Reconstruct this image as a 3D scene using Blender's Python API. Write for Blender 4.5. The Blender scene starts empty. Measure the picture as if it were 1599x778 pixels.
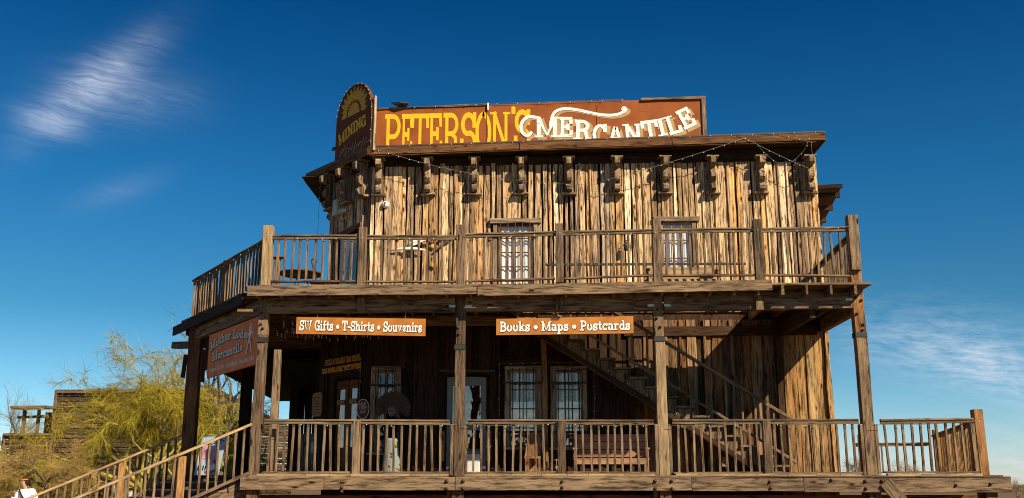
import bpy, math, random
from mathutils import Vector, Matrix
R = random.Random(7)
D = bpy.data
SC = bpy.context.scene
COL = SC.collection
rad = math.radians

# ------------------------------------------------------------------ camera, world, sun, exposure
cam = D.cameras.new('camera'); cam_o = D.objects.new('camera', cam); COL.objects.link(cam_o)
cam.sensor_width = 36.0; cam.lens = 1583.7/1599*36; cam.clip_start = 0.1; cam.clip_end = 3000
cam_o.location = (5.009, -18.4605, 1.62)
cam_o.rotation_euler = (math.pi/2 + 0.227657, 0, 0.0213182)
SC.camera = cam_o

SUN = Vector((0.97, -1.0, 1.0)).normalized()          # towards the sun
SUN_EL = math.asin(SUN.z); SUN_AZ = math.atan2(SUN.x, SUN.y)
w = D.worlds.new('World'); SC.world = w; w.use_nodes = True
nt = w.node_tree; nt.nodes.clear()
def N(nt, t, **k):
    n = nt.nodes.new(t)
    for a, v in k.items(): setattr(n, a, v)
    return n
def mth(nt, op, a, b=None, c=None, clamp=False):
    n = nt.nodes.new('ShaderNodeMath'); n.operation = op; n.use_clamp = clamp
    for i, x in enumerate((a, b, c)):
        if x is None: continue
        if isinstance(x, (int, float)): n.inputs[i].default_value = x
        else: nt.links.new(x, n.inputs[i])
    return n.outputs[0]
def mixc(nt, f, a, b, mode='MIX'):
    n = nt.nodes.new('ShaderNodeMix'); n.data_type = 'RGBA'; n.blend_type = mode
    for i, x in ((0, f), (6, a), (7, b)):
        if isinstance(x, (int, float)): n.inputs[i].default_value = x
        elif isinstance(x, (tuple, list)): n.inputs[i].default_value = tuple(x)[:3] + (1,)
        else: nt.links.new(x, n.inputs[i])
    return n.outputs[2]
def ramp(nt, f, stops, interp='LINEAR'):
    n = nt.nodes.new('ShaderNodeValToRGB'); cr = n.color_ramp; cr.interpolation = interp
    while len(cr.elements) > 1: cr.elements.remove(cr.elements[-1])
    cr.elements[0].position = stops[0][0]; cr.elements[0].color = tuple(stops[0][1]) + (1,)
    for p, c in stops[1:]:
        e = cr.elements.new(p); e.color = tuple(c) + (1,)
    nt.links.new(f, n.inputs[0]); return n.outputs[0]
def noise(nt, v, scale=1, detail=4, rough=.55, dist=0.0):
    n = nt.nodes.new('ShaderNodeTexNoise'); n.inputs['Scale'].default_value = scale
    n.inputs['Detail'].default_value = detail; n.inputs['Roughness'].default_value = rough
    n.inputs['Distortion'].default_value = dist
    nt.links.new(v, n.inputs['Vector']); return n.outputs[0]
def mapping(nt, v, scale=(1, 1, 1), loc=(0, 0, 0)):
    n = nt.nodes.new('ShaderNodeMapping'); n.inputs['Scale'].default_value = scale
    n.inputs['Location'].default_value = loc; nt.links.new(v, n.inputs[0]); return n.outputs[0]

sky = N(nt, 'ShaderNodeTexSky', sky_type='NISHITA', sun_disc=False)
sky.sun_elevation = SUN_EL; sky.sun_rotation = SUN_AZ
sky.air_density = 1.0; sky.dust_density = 0.35; sky.ozone_density = 4.0; sky.altitude = 600
tc = N(nt, 'ShaderNodeTexCoord')
dirv = tc.outputs['Generated']
hs = N(nt, 'ShaderNodeHueSaturation'); hs.inputs['Saturation'].default_value = 1.06
nt.links.new(sky.outputs[0], hs.inputs['Color'])
sep = N(nt, 'ShaderNodeSeparateXYZ'); nt.links.new(dirv, sep.inputs[0])
dk = ramp(nt, sep.outputs[2], [(0.0, (.78, .80, .86)), (.07, (.46, .68, .75)), (.16, (.19, .49, .55)), (.28, (.085, .43, .57)), (.45, (.010, .27, .44)), (.7, (.02, .20, .36))])
skyc = mixc(nt, 1.0, hs.outputs[0], dk, 'MULTIPLY')
def cloud_frame(c, k):
    c = Vector(c).normalized(); r = c.cross(Vector((0, 0, 1))).normalized(); u = r.cross(c)
    def dot(v):
        n = N(nt, 'ShaderNodeVectorMath', operation='DOT_PRODUCT'); nt.links.new(dirv, n.inputs[0])
        n.inputs[1].default_value = v; return n.outputs['Value']
    z = mth(nt, 'MAXIMUM', dot(c), .05)
    return (mth(nt, 'MULTIPLY', mth(nt, 'DIVIDE', dot(r), z), k), mth(nt, 'MULTIPLY', mth(nt, 'DIVIDE', dot(u), z), k))
def comb(x, y, z=0.0):
    n = N(nt, 'ShaderNodeCombineXYZ')
    for i, q in enumerate((x, y, z)):
        if isinstance(q, (int, float)): n.inputs[i].default_value = q
        else: nt.links.new(q, n.inputs[i])
    return n.outputs[0]
def gauss(x, y, cx, cy, ang, sx, sy):
    ca, sa = math.cos(rad(ang)), math.sin(rad(ang))
    dx = mth(nt, 'SUBTRACT', x, cx); dy = mth(nt, 'SUBTRACT', y, cy)
    a = mth(nt, 'MULTIPLY', mth(nt, 'ADD', mth(nt, 'MULTIPLY', dx, ca), mth(nt, 'MULTIPLY', dy, sa)), 1/sx)
    b = mth(nt, 'MULTIPLY', mth(nt, 'SUBTRACT', mth(nt, 'MULTIPLY', dy, ca), mth(nt, 'MULTIPLY', dx, sa)), 1/sy)
    q = mth(nt, 'ADD', mth(nt, 'MULTIPLY', a, a), mth(nt, 'MULTIPLY', b, b))
    return mth(nt, 'EXPONENT', mth(nt, 'MULTIPLY', q, -1.0))
x1, y1 = cloud_frame((-.3939, .8523, .3442), 15.8)          # units: about a hundredth of the picture's width
wv = noise(nt, comb(x1, y1), .9, 3)
y1w = mth(nt, 'ADD', mth(nt, 'ADD', y1, mth(nt, 'MULTIPLY', wv, .38)), mth(nt, 'MULTIPLY', x1, .10))
s1 = noise(nt, comb(mth(nt, 'MULTIPLY', x1, .8), mth(nt, 'MULTIPLY', y1w, 12.0)), 1, 8, .70)
s1b = noise(nt, comb(mth(nt, 'MULTIPLY', x1, 1.6), mth(nt, 'MULTIPLY', y1w, 2.2), 3.3), 1, 5, .6, .4)
m1 = mth(nt, 'ADD', gauss(x1, y1, -.06, .10, 47, .95, .25), mth(nt, 'MULTIPLY', gauss(x1, y1, .38, .05, 4, .80, .38), .5))
m1 = mth(nt, 'ADD', m1, mth(nt, 'MULTIPLY', gauss(x1, y1, -.55, -.50, -10, .40, .17), .8))
c1 = mth(nt, 'MULTIPLY', m1, mth(nt, 'MULTIPLY', mth(nt, 'SUBTRACT', s1, .22), mth(nt, 'ADD', mth(nt, 'MULTIPLY', s1b, 1.4), .1)))
c1 = mth(nt, 'MULTIPLY', c1, 1.55, clamp=True)
m1c = gauss(x1, y1, .45, -1.35, 25, .6, .18)
c1 = mth(nt, 'ADD', c1, mth(nt, 'MULTIPLY', mth(nt, 'MULTIPLY', m1c, s1), .16))
x2, y2 = cloud_frame((.3828, .9179, .104), 15.8)
wv2 = noise(nt, comb(x2, y2, 7), .8, 3)
y2r = mth(nt, 'ADD', mth(nt, 'ADD', y2, mth(nt, 'MULTIPLY', x2, .12)), mth(nt, 'MULTIPLY', wv2, .3))
s2 = noise(nt, comb(mth(nt, 'MULTIPLY', x2, 1.7), mth(nt, 'MULTIPLY', y2r, 7.5), 9), 1, 8, .72)
m2 = mth(nt, 'ADD', gauss(x2, y2, .75, -.2, -18, 1.5, .35), mth(nt, 'MULTIPLY', gauss(x2, y2, -.2, .3, -10, 1.3, .5), .55))
c2 = mth(nt, 'MULTIPLY', mth(nt, 'MULTIPLY', m2, mth(nt, 'SUBTRACT', s2, .36)), 2.3, clamp=True)
m3 = gauss(x2, y2, 0.0, -1.35, 0, 3.2, .45)
c3 = mth(nt, 'MULTIPLY', mth(nt, 'MULTIPLY', m3, mth(nt, 'SUBTRACT', s2, .38)), 1.7, clamp=True)
cl = mth(nt, 'MULTIPLY', mth(nt, 'ADD', mth(nt, 'ADD', c1, c2), c3), 1.0, clamp=True)
skyf = mixc(nt, mth(nt, 'MULTIPLY', cl, .85), skyc, (5.2, 5.6, 6.4))
bg = N(nt, 'ShaderNodeBackground'); bg.inputs[1].default_value = 0.10
nt.links.new(skyf, bg.inputs[0])
wo = N(nt, 'ShaderNodeOutputWorld'); nt.links.new(bg.outputs[0], wo.inputs[0])

sun = D.lights.new('sun', 'SUN'); sun.energy = 5.0; sun.angle = rad(.5); sun.color = (1.0, .86, .64)
sun_o = D.objects.new('sun', sun); COL.objects.link(sun_o)
sun_o.rotation_euler = (-SUN).to_track_quat('-Z', 'Y').to_euler(); sun_o.location = (30, -30, 40)
SC.view_settings.view_transform = 'Standard'; SC.view_settings.look = 'None'
SC.view_settings.exposure = 0.55; SC.view_settings.gamma = 1.0; SC.view_settings.use_curve_mapping = False

# ------------------------------------------------------------------ materials
MAT = {}
def base(name, rough=.8, spec=.2):
    m = D.materials.new(name); m.use_nodes = True; t = m.node_tree
    b = t.nodes['Principled BSDF']; b.inputs['Roughness'].default_value = rough
    b.inputs['Specular IOR Level'].default_value = spec
    MAT[name] = m; return m, t, b
def wood(name, tones, dark=.35, contrast=1.0, bump=.6, knots=.8, rough=.85, streak=22, bright=1.0, kfew=.72):
    m, t, b = base(name, rough, .15)
    at = N(t, 'ShaderNodeAttribute', attribute_name='gc'); v = at.outputs['Vector']
    rn = N(t, 'ShaderNodeAttribute', attribute_name='rnd').outputs['Fac']
    bend = noise(t, mapping(t, v, (1.3, 5, 5)), 1, 2)
    bc = N(t, 'ShaderNodeCombineXYZ'); t.links.new(mth(t, 'MULTIPLY', bend, .09), bc.inputs[1])
    va = N(t, 'ShaderNodeVectorMath', operation='ADD'); t.links.new(v, va.inputs[0]); t.links.new(bc.outputs[0], va.inputs[1]); vv = va.outputs[0]
    g1 = noise(t, mapping(t, vv, (2.0, streak, streak)), 1, 7, .74)
    g2 = noise(t, mapping(t, vv, (4.5, streak*4.5, streak*4.5)), 1, 3, .6)
    st = noise(t, mapping(t, v, (1.1, 4.5, 4.5), (3, 3, 3)), 1, 4, .6)
    tone = ramp(t, rn, [(i/(len(tones)-1), c) for i, c in enumerate(tones)])
    f = ramp(t, g1, [(.34, (dark*.4,)*3), (.43, (dark + .12,)*3), (.50, (.90*bright,)*3), (.66, (1.25*bright,)*3)])
    f2 = ramp(t, g2, [(.30, (.35,)*3), (.44, (.9,)*3), (.7, (1.2,)*3)])
    f3 = ramp(t, st, [(.30, (.50, .47, .44)), (.5, (.95, .95, .95)), (.7, (1.2, 1.18, 1.12))])
    c = mixc(t, contrast, tone, f, 'MULTIPLY'); c = mixc(t, contrast*.75, c, f2, 'MULTIPLY'); c = mixc(t, .9, c, f3, 'MULTIPLY')
    vo = N(t, 'ShaderNodeTexVoronoi', feature='F1'); vo.inputs['Scale'].default_value = 1
    t.links.new(mapping(t, v, (3.0, 8.5, 8.5)), vo.inputs['Vector'])
    kn = ramp(t, vo.outputs['Distance'], [(.0, (.04, .03, .025)), (.12, (.12, .08, .06)), (.17, (.60, .38, .20)), (.27, (1, 1, 1))])
    vs_ = N(t, 'ShaderNodeSeparateColor'); t.links.new(vo.outputs['Color'], vs_.inputs[0])
    c = mixc(t, mth(t, 'MULTIPLY', mth(t, 'GREATER_THAN', vs_.outputs[0], kfew), knots), c, kn, 'MULTIPLY')
    t.links.new(c, b.inputs['Base Color'])
    bp = N(t, 'ShaderNodeBump'); bp.inputs['Strength'].default_value = bump; bp.inputs['Distance'].default_value = .012
    t.links.new(mth(t, 'ADD', g1, mth(t, 'MULTIPLY', g2, .5)), bp.inputs['Height']); t.links.new(bp.outputs[0], b.inputs['Normal'])
    return m
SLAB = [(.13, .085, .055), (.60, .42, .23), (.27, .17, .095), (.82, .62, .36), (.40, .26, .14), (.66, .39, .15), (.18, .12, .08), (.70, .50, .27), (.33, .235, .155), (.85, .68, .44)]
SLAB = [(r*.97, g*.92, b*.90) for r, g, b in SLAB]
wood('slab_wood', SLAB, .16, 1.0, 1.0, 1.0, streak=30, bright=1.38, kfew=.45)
wood('shaded_slab_wood', [(r*.47, g*.40, b*.36) for r, g, b in SLAB], .22, 1.0, .9, .95, streak=28)  # slab tones scaled down, porch shade put into the colour
wood('end_slab_wood', [(.34, .17, .06), (.54, .31, .12), (.22, .115, .045), (.58, .38, .17)], .2, 1.0, .9, .95, streak=28)
wood('weathered_wood', [(.135, .088, .054), (.28, .185, .112), (.20, .128, .074), (.32, .215, .128), (.16, .108, .066)], .32, 1.0, .8, .9, streak=26)
wood('beam_wood', [(.21, .140, .085), (.29, .195, .115), (.25, .16, .09)], .28, 1.0, .8, 1.0, streak=20)
wood('bracket_wood', [(.30, .20, .12), (.44, .31, .19), (.24, .155, .09)], .18, 1.0, 1.0, 1.0, streak=22)
wood('tan_wood', [(.40, .27, .14), (.46, .31, .165), (.36, .25, .14)], .5, .8, .5, .7)
wood('orange_wood', [(.30, .14, .055), (.40, .21, .08)], .4, .9, .6, .9, streak=14)
wood('dark_wood', [(.034, .018, .010), (.055, .028, .015), (.075, .040, .020), (.028, .016, .010)], .4, .9, .6, .5)  # dark brown lowered further so the porch shade reads near black
wood('frame_wood', [(.36, .25, .16), (.46, .34, .22), (.26, .18, .12)], .35, 1, .6, .8)
wood('stained_wood', [(.15, .068, .028), (.21, .095, .038), (.17, .082, .036)], .4, .9, .5, .8, streak=16)
wood('redwood', [(.44, .24, .15), (.34, .18, .11)], .7, .6, .3, .3)
wood('dark_redwood', [(.05, .022, .013), (.065, .027, .015)], .6, .7, .3, .3)
wood('log_wood', [(.11, .070, .038), (.19, .122, .062), (.07, .045, .028), (.24, .155, .08)], .3, 1, 1, .5, streak=10)
def flat(name, col, rough=.7, var=.25, scale=6, spec=.3, metal=0.0, wear=None, bump=0.0):
    m, t, b = base(name, rough, spec); b.inputs['Metallic'].default_value = metal
    co = N(t, 'ShaderNodeTexCoord').outputs['Object']
    n = noise(t, mapping(t, co, (1, 1, 1)), scale, 6, .6)
    f = ramp(t, n, [(.3, (1-var,)*3), (.7, (1+var*.6,)*3)])
    c = mixc(t, 1.0, col, f, 'MULTIPLY')
    if wear:
        n2 = noise(t, mapping(t, co, wear[1]), 1, 7, .7)
        k = ramp(t, n2, [(wear[2], (0,)*3), (wear[2]+.05, (1,)*3)])
        c = mixc(t, k, c, wear[0])
    t.links.new(c, b.inputs['Base Color'])
    if bump:
        bp = N(t, 'ShaderNodeBump'); bp.inputs['Strength'].default_value = bump; bp.inputs['Distance'].default_value = .02
        t.links.new(n, bp.inputs['Height']); t.links.new(bp.outputs[0], b.inputs['Normal'])
    return m
flat('sign_orange', (.47, .17, .026), .55, .3, 3, .3, wear=((.30, .10, .025), (2, 2, 14), .66))
flat('sign_rust', (.78, .18, .005), .6, .3, 2.0, .2, wear=((.50, .12, .01), (.7, .7, 9), .62))
flat('sign_brown', (.31, .086, .022), .7, .3, 1.6, .15, wear=((.22, .07, .025), (1.1, 1, 11), .60))
flat('mining_brown', (.17, .046, .012), .7, .3, 4, .15)
flat('paint_white', (.80, .78, .73), .6, .1, 8, .2)
flat('paint_white_worn', (.82, .80, .76), .6, .1, 8, .2, wear=((.30, .12, .05), (4, 4, 34), .595))
flat('paint_grey', (.78, .66, .50), .6, .2, 8, .2)
flat('paint_shadow', (.46, .30, .14), .6, .2, 8, .2)
flat('paint_dark', (.10, .035, .02), .6, .2, 8, .2)
flat('paint_yellow', (.85, .47, .012), .55, .1, 6, .2, wear=((.34, .14, .04), (4, 4, 34), .61))
flat('paint_gold', (.90, .50, .04), .7, .35, 14, .2)
flat('paint_gold_dull', (.72, .38, .04), .7, .45, 22, .2)
flat('paint_tan', (.30, .22, .14), .7, .35, 14, .2)
flat('iron', (.035, .028, .024), .6, .4, 20, .4)
flat('rusty_iron', (.10, .04, .022), .75, .5, 40, .3)
flat('zinc', (.55, .50, .40), .45, .2, 20, .5, .6)
flat('wire', (.16, .17, .09), .5, .2, 20, .3)
flat('bulb_glass', (.85, .85, .85), .15, .05, 5, .6)
flat('box_beige', (.55, .50, .38), .5, .1, 4, .3)
flat('lens_black', (.01, .01, .012), .15, .1, 4, .5)
flat('roof_brown', (.10, .05, .035), .5, .3, 5, .3)
flat('door_grey', (.20, .21, .19), .6, .2, 3, .3)
flat('door_white', (.62, .62, .60), .5, .1, 3, .3)
flat('curtain', (.84, .82, .80), .9, .12, 4, .1)
flat('lace', (.10, .09, .075), .9, .6, 60, .1)
flat('interior_dark', (.012, .010, .009), .9, .2, 2, .05)  # near-black stands in for rooms without light
flat('cardboard', (.42, .31, .17), .8, .2, 8, .1)
flat('sign_wood_tan', (.34, .18, .07), .7, .25, 5, .2)
flat('purple_paint', (.10, .018, .05), .5, .15, 6, .3)
flat('poster_blue', (.36, .46, .50), .5, .15, 3, .3)
flat('poster_red', (.55, .03, .04), .5, .2, 5, .3)
flat('poster_pink', (.62, .28, .32), .5, .2, 5, .3)
flat('skin', (.45, .25, .17), .6, .1, 8, .3)
flat('hair_dark', (.03, .015, .01), .7, .5, 60, .3)
flat('shirt_white', (.80, .79, .80), .85, .08, 8, .1, bump=.4)
flat('pants_blue', (.06, .08, .14), .85, .2, 8, .1)
flat('scarf_orange', (.62, .22, .05), .8, .3, 20, .1)
flat('strap_black', (.02, .02, .022), .6, .2, 8, .2)
flat('skirt_shaded', (.22, .26, .24), .8, .1, 5, .1)  # white cloth darkened to stand in for the porch shade
flat('spot_brown', (.22, .10, .045), .8, .2, 5, .1)
flat('feather', (.10, .055, .035), .8, .5, 30, .2)
flat('bone', (.24, .17, .11), .7, .2, 20, .2)
flat('ground_sand', (.16, .11, .062), .95, .3, .35, .05, bump=.5)
flat('bark_green', (.40, .32, .055), .8, .45, 9, .15)
flat('bark_grey', (.17, .125, .085), .85, .4, 9, .15)
flat('foliage_gold', (.36, .27, .02), .7, .4, 1.2, .15)
flat('foliage_olive', (.25, .225, .035), .7, .4, 1.2, .15)
flat('foliage_brown', (.36, .24, .07), .8, .4, 1.5, .15)
flat('twig_tan', (.30, .235, .13), .8, .3, 2, .15)
flat('brass', (.75, .36, .06), .4, .3, 20, .5)
flat('bleached', (.78, .74, .66), .8, .2, 9, .1)
flat('fabric_black', (.012, .012, .014), .9, .2, 9, .1)
def glass(name, refl=.18, tint=(1, 1, 1), rough=.03):
    m = D.materials.new(name); m.use_nodes = True; t = m.node_tree; t.nodes.clear()
    tr = N(t, 'ShaderNodeBsdfTransparent'); tr.inputs[0].default_value = tint + (1,)
    gl = N(t, 'ShaderNodeBsdfGlossy'); gl.inputs['Roughness'].default_value = rough; gl.inputs[0].default_value = (1.0, .66, .54, 1)
    mx = N(t, 'ShaderNodeMixShader'); mx.inputs[0].default_value = refl
    t.links.new(tr.outputs[0], mx.inputs[1]); t.links.new(gl.outputs[0], mx.inputs[2])
    co = N(t, 'ShaderNodeTexCoord').outputs['Object']
    bp = N(t, 'ShaderNodeBump'); bp.inputs['Strength'].default_value = .15; bp.inputs['Distance'].default_value = .05
    t.links.new(noise(t, co, 2.5, 2), bp.inputs['Height']); t.links.new(bp.outputs[0], gl.inputs['Normal'])
    o = N(t, 'ShaderNodeOutputMaterial'); t.links.new(mx.outputs[0], o.inputs[0]); MAT[name] = m
glass('glass', .07); glass('glass_mirror', .30, (.55, .55, .55))

# ------------------------------------------------------------------ mesh builder
V = Vector
def basis(l, wd):
    l = V(l).normalized(); wd = V(wd); wd = (wd - l*wd.dot(l)).normalized(); return l, wd, l.cross(wd)
class MB:
    def __init__(s): s.v = []; s.f = []; s.g = []; s.r = []; s.sm = []
    def add(s, vs, fs, gs=None, rnd=None, smooth=False):
        o = len(s.v); rnd = R.random() if rnd is None else rnd
        off = V((R.uniform(0, 50), R.uniform(0, 50), R.uniform(0, 50)))
        s.v += [V(a) for a in vs]; s.f += [[o+i for i in f] for f in fs]
        gs = gs or vs
        s.g += [V(a) + off for a in gs]; s.r += [rnd]*len(vs); s.sm += [smooth]*len(fs)
    def plank(s, p0, p1, wd, width, th, seg=1, jit=0.0, rnd=None, bev=.004, tj=0.0, w1=None, wob=0.0):
        """board along p0-p1; width across wd; th across the third axis, with chamfered long edges"""
        p0, p1 = V(p0), V(p1); L = (p1-p0).length
        if L < 1e-4: return
        l, a, n = basis(p1-p0, wd); w1 = width if w1 is None else w1
        bev = min(bev, th*.4, width*.3)
        vs, gs, fs = [], [], []
        ph = R.uniform(0, 6.28); ph2 = R.uniform(0, 6.28); fq = R.uniform(1.5, 4)
        for i in range(seg+1):
            t = i/seg; ww = (width*(1-t)+w1*t)/2
            jl = R.uniform(-jit, jit) + (jit*.8*math.sin(fq*L*t+ph)); jr = R.uniform(-jit, jit) + (jit*.8*math.sin(fq*.8*L*t+ph2))
            hh = th/2; c = p0.lerp(p1, t) + n*R.uniform(-tj, tj) + a*(wob*math.sin(2.1*L*t+ph))
            for (x, y) in ((-ww+jl+bev, -hh), (ww+jr-bev, -hh), (ww+jr, -hh+bev), (ww+jr, hh-bev), (ww+jr-bev, hh), (-ww+jl+bev, hh), (-ww+jl, hh-bev), (-ww+jl, -hh+bev)):
                vs.append(c + a*x + n*y); gs.append(V((L*t, x, y)))
        for i in range(seg):
            for k in range(8):
                fs.append([i*8+k, i*8+(k+1) % 8, (i+1)*8+(k+1) % 8, (i+1)*8+k])
        fs.append(list(range(7, -1, -1))); fs.append([seg*8+k for k in range(8)])
        s.add(vs, fs, gs, rnd)
    def box(s, c, d, **k):          # axis aligned: centre, dims; grain along the longest side
        c = V(c); d = V(d); ax = max(range(3), key=lambda i: d[i]); o = [i for i in range(3) if i != ax]
        e = V((0, 0, 0)); e[ax] = d[ax]/2; wd = V((0, 0, 0)); wd[o[0]] = 1
        s.plank(c-e, c+e, wd, d[o[0]], d[o[1]], **k)
    def tube(s, pts, rads, n=6, rnd=None, caps=True, smooth=True):
        pts = [V(p) for p in pts]
        if isinstance(rads, (int, float)): rads = [rads]*len(pts)
        vs, gs, fs = [], [], []; L = 0; up = V((.31, .2, .93))
        for i, p in enumerate(pts):
            d = (pts[min(i+1, len(pts)-1)] - pts[max(i-1, 0)])
            if d.length < 1e-6: d = V((0, 0, 1))
            d.normalize()
            a = (up - d*up.dot(d))
            if a.length < .05: a = V((1, 0, 0)) - d*d.x
            a.normalize(); b = d.cross(a)
            if i: L += (p-pts[i-1]).length
            for k in range(n):
                t = 2*math.pi*k/n; q = a*math.cos(t) + b*math.sin(t)
                vs.append(p + q*rads[i]); gs.append(V((L, q.x*rads[i], q.y*rads[i])))
        for i in range(len(pts)-1):
            for k in range(n): fs.append([i*n+k, i*n+(k+1) % n, (i+1)*n+(k+1) % n, (i+1)*n+k])
        if caps: fs.append(list(range(n-1, -1, -1))); fs.append([(len(pts)-1)*n+k for k in range(n)])
        s.add(vs, fs, gs, rnd, smooth)
    def prism(s, poly, O, ax, ay, az, t, rnd=None):
        """polygon (x,y) on plane O,ax,ay extruded by t along az"""
        O, ax, ay, az = V(O), V(ax), V(ay), V(az); n = len(poly)
        if ax.cross(ay).dot(az) < 0: poly = poly[::-1]
        ar = sum(poly[i][0]*poly[(i+1) % n][1]-poly[(i+1) % n][0]*poly[i][1] for i in range(n))
        vs = [O+ax*x+ay*y for x, y in poly] + [O+ax*x+ay*y+az*t for x, y in poly]
        gs = [V((y, x, 0)) for x, y in poly] + [V((y, x, t)) for x, y in poly]
        fs = [list(range(n-1, -1, -1)), list(range(n, 2*n))] + [[i, (i+1) % n, n+(i+1) % n, n+i] for i in range(n)]
        s.add(vs, fs, gs, rnd)
    def lathe(s, prof, O, n=16, az=(0, 0, 1), rnd=None, sx=1, sy=1):
        O = V(O); az = V(az).normalized(); a = az.orthogonal().normalized(); b = az.cross(a); vs, fs = [], []
        if abs(az.z) > .9: a, b = V((1, 0, 0)), V((0, 1, 0))
        for r, z in prof:
            for k in range(n):
                t = 2*math.pi*k/n; vs.append(O + a*r*math.cos(t)*sx + b*r*math.sin(t)*sy + az*z)
        for i in range(len(prof)-1):
            for k in range(n): fs.append([i*n+k, i*n+(k+1) % n, (i+1)*n+(k+1) % n, (i+1)*n+k])
        fs.append(list(range(n-1, -1, -1))); fs.append([(len(prof)-1)*n+k for k in range(n)])
        s.add(vs, fs, None, rnd, True)
    def mesh(s, name, mat, origin=(0, 0, 0)):
        o = V(origin); me = D.meshes.new(name)
        me.from_pydata([tuple(a-o) for a in s.v], [], s.f)
        at = me.attributes.new('gc', 'FLOAT_VECTOR', 'POINT'); at.data.foreach_set('vector', [c for g in s.g for c in g])
        at = me.attributes.new('rnd', 'FLOAT', 'POINT'); at.data.foreach_set('value', s.r)
        me.polygons.foreach_set('use_smooth', s.sm)
        me.materials.append(MAT[mat] if isinstance(mat, str) else mat); me.validate(); me.update()
        return me
    def build(s, name, mat, parent=None, origin=None):
        po = worldloc(parent) if parent else V((0, 0, 0))
        org = V(origin) if origin is not None else (po if parent else V((0, 0, 0)))
        ob = D.objects.new(name, s.mesh(name, mat, org)); COL.objects.link(ob)
        if parent: ob.parent = parent; ob.location = org - po
        else: ob.location = org
        return ob
def worldloc(o):
    p = V(o.location)
    while o.parent: o = o.parent; p += V(o.location)
    return p
def tag(o, label=None, cat=None, group=None, kind=None):
    if label: o['label'] = label
    if cat: o['category'] = cat
    if group: o['group'] = group
    if kind: o['kind'] = kind
    return o
def thing(name, label, cat, loc=(0, 0, 0), group=None):
    o = D.objects.new(name, None); COL.objects.link(o); o.location = loc; o.empty_display_size = .3
    return tag(o, label, cat, group)
def struct(name, mb, mat): return tag(mb.build(name, mat), kind='structure')
X, Y, Z = V((1, 0, 0)), V((0, 1, 0)), V((0, 0, 1))

# ------------------------------------------------------------------ ground
g = MB(); n = 40
gv = []; gf = []
ext = 1500
xs = [-ext, -400, -120, -50, -25, -12, -6, 0, 6, 12, 25, 50, 120, 400, ext]
for yy in xs:
    for xx in xs:
        gv.append((xx, yy, 0.0))
m_ = len(xs)
for i in range(m_-1):
    for j in range(m_-1): gf.append([i*m_+j, i*m_+j+1, (i+1)*m_+j+1, (i+1)*m_+j])
g.add(gv, gf, None, .5); struct('ground', g, 'ground_sand')

# ------------------------------------------------------------------ geometry constants
WY = 2.7                       # front wall face
CH = rad(48); CD = V((-math.cos(CH), math.sin(CH), 0)); CN = V((-math.sin(CH), -math.cos(CH), 0))    # chamfer wall
C0 = V((1.5, WY, 0)); CU = 1.62
DA = rad(55.6); DD = V((-math.cos(DA), math.sin(DA), 0)); DN = V((-math.sin(DA), -math.cos(DA), 0))  # chamfer deck edge
XR = 11.09                     # right wall edge
DECK, UP = 1.77, 5.17          # deck tops
CHE = C0 + CD*CU               # end of chamfer wall
YB = 18.0

bld = thing('mercantile_building', 'two-storey rough board mercantile building with wraparound porch and balcony', 'building', (5, 3, 0))

def wallboards(mb, O, d, nrm, length, z0, z1, holes=(), wr=(.11, .24), tr=(.02, .05), seg=9, jit=.008, gap=(.003, .012), batten=.35, lean=.006, ragged=0.0):
    O, d, nrm = V(O), V(d), V(nrm); u = 0.0
    while u < length:
        wd = min(R.uniform(*wr), length-u+.02)
        if wd < .04: break
        uc = u + wd/2; th = R.uniform(*tr); rn = R.random(); off = R.uniform(0, .025)
        rngs = [(z0 - R.uniform(0, ragged), z1)]
        for (a, b, c, e) in holes:
            if uc+wd*.45 > a and uc-wd*.45 < b:
                new = []
                for (p, q) in rngs:
                    if c > p: new.append((p, min(q, c)))
                    if e < q: new.append((max(p, e), q))
                rngs = new
        ln = R.uniform(-lean, lean)
        for (p, q) in rngs:
            if q-p < .03: continue
            sg = max(1, int(seg*(q-p)/(z1-z0)))
            b0 = O + d*(uc) + nrm*(th/2+off) + Z*p; b1 = O + d*(uc+ln) + nrm*(th/2+off) + Z*q
            mb.plank(b0, b1, d, wd-R.uniform(*gap), th, seg=sg, jit=jit, rnd=rn, bev=.006, tj=.003)
            if R.random() < batten:
                bw = R.uniform(.035, .07); uo = uc + wd/2
                if any(uo+bw > a and uo-bw < b and not (q <= c or p >= e) for (a, b, c, e) in holes): continue
                if uo > length-.05: continue
                mb.plank(O+d*uo+nrm*(off+.055)+Z*p, O+d*(uo+ln)+nrm*(off+.055)+Z*q, d, bw, .035, seg=sg, jit=.006, bev=.005)
        u += wd
def panel_with_holes(mb, O, d, nrm, length, z0, z1, holes, th=.08):
    us = sorted({0, length} | {h[0] for h in holes} | {h[1] for h in holes}); O = V(O); d = V(d); nrm = V(nrm)
    for a, b in zip(us, us[1:]):
        rng = [(z0, z1)]
        for h in holes:
            if h[0] < (a+b)/2 < h[1]:
                rng = [r for p, q in rng for r in ((p, min(q, h[2])), (max(p, h[3]), q)) if r[1]-r[0] > .01]
        for p, q in rng:
            mb.plank(O+d*((a+b)/2)-nrm*(th/2)+Z*p, O+d*((a+b)/2)-nrm*(th/2)+Z*q, d, b-a+.001, th, bev=.0005)

# upper front wall
h_up = [(4.20-1.5, 5.04-1.5, 5.5, 7.10), (7.66-1.5, 8.42-1.5, 5.9, 7.12)]
mb = MB(); wallboards(mb, (1.5, WY, 0), X, -Y, XR-1.5, UP, 8.42, h_up, wr=(.09, .20), gap=(.014, .042), tr=(.02, .085), batten=.40, jit=.009)
mb.build('upper_front_wall', 'slab_wood', bld)
mb = MB(); panel_with_holes(mb, (1.5, WY, 0), X, -Y, XR-1.5, UP-.3, 8.9, h_up)
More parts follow.
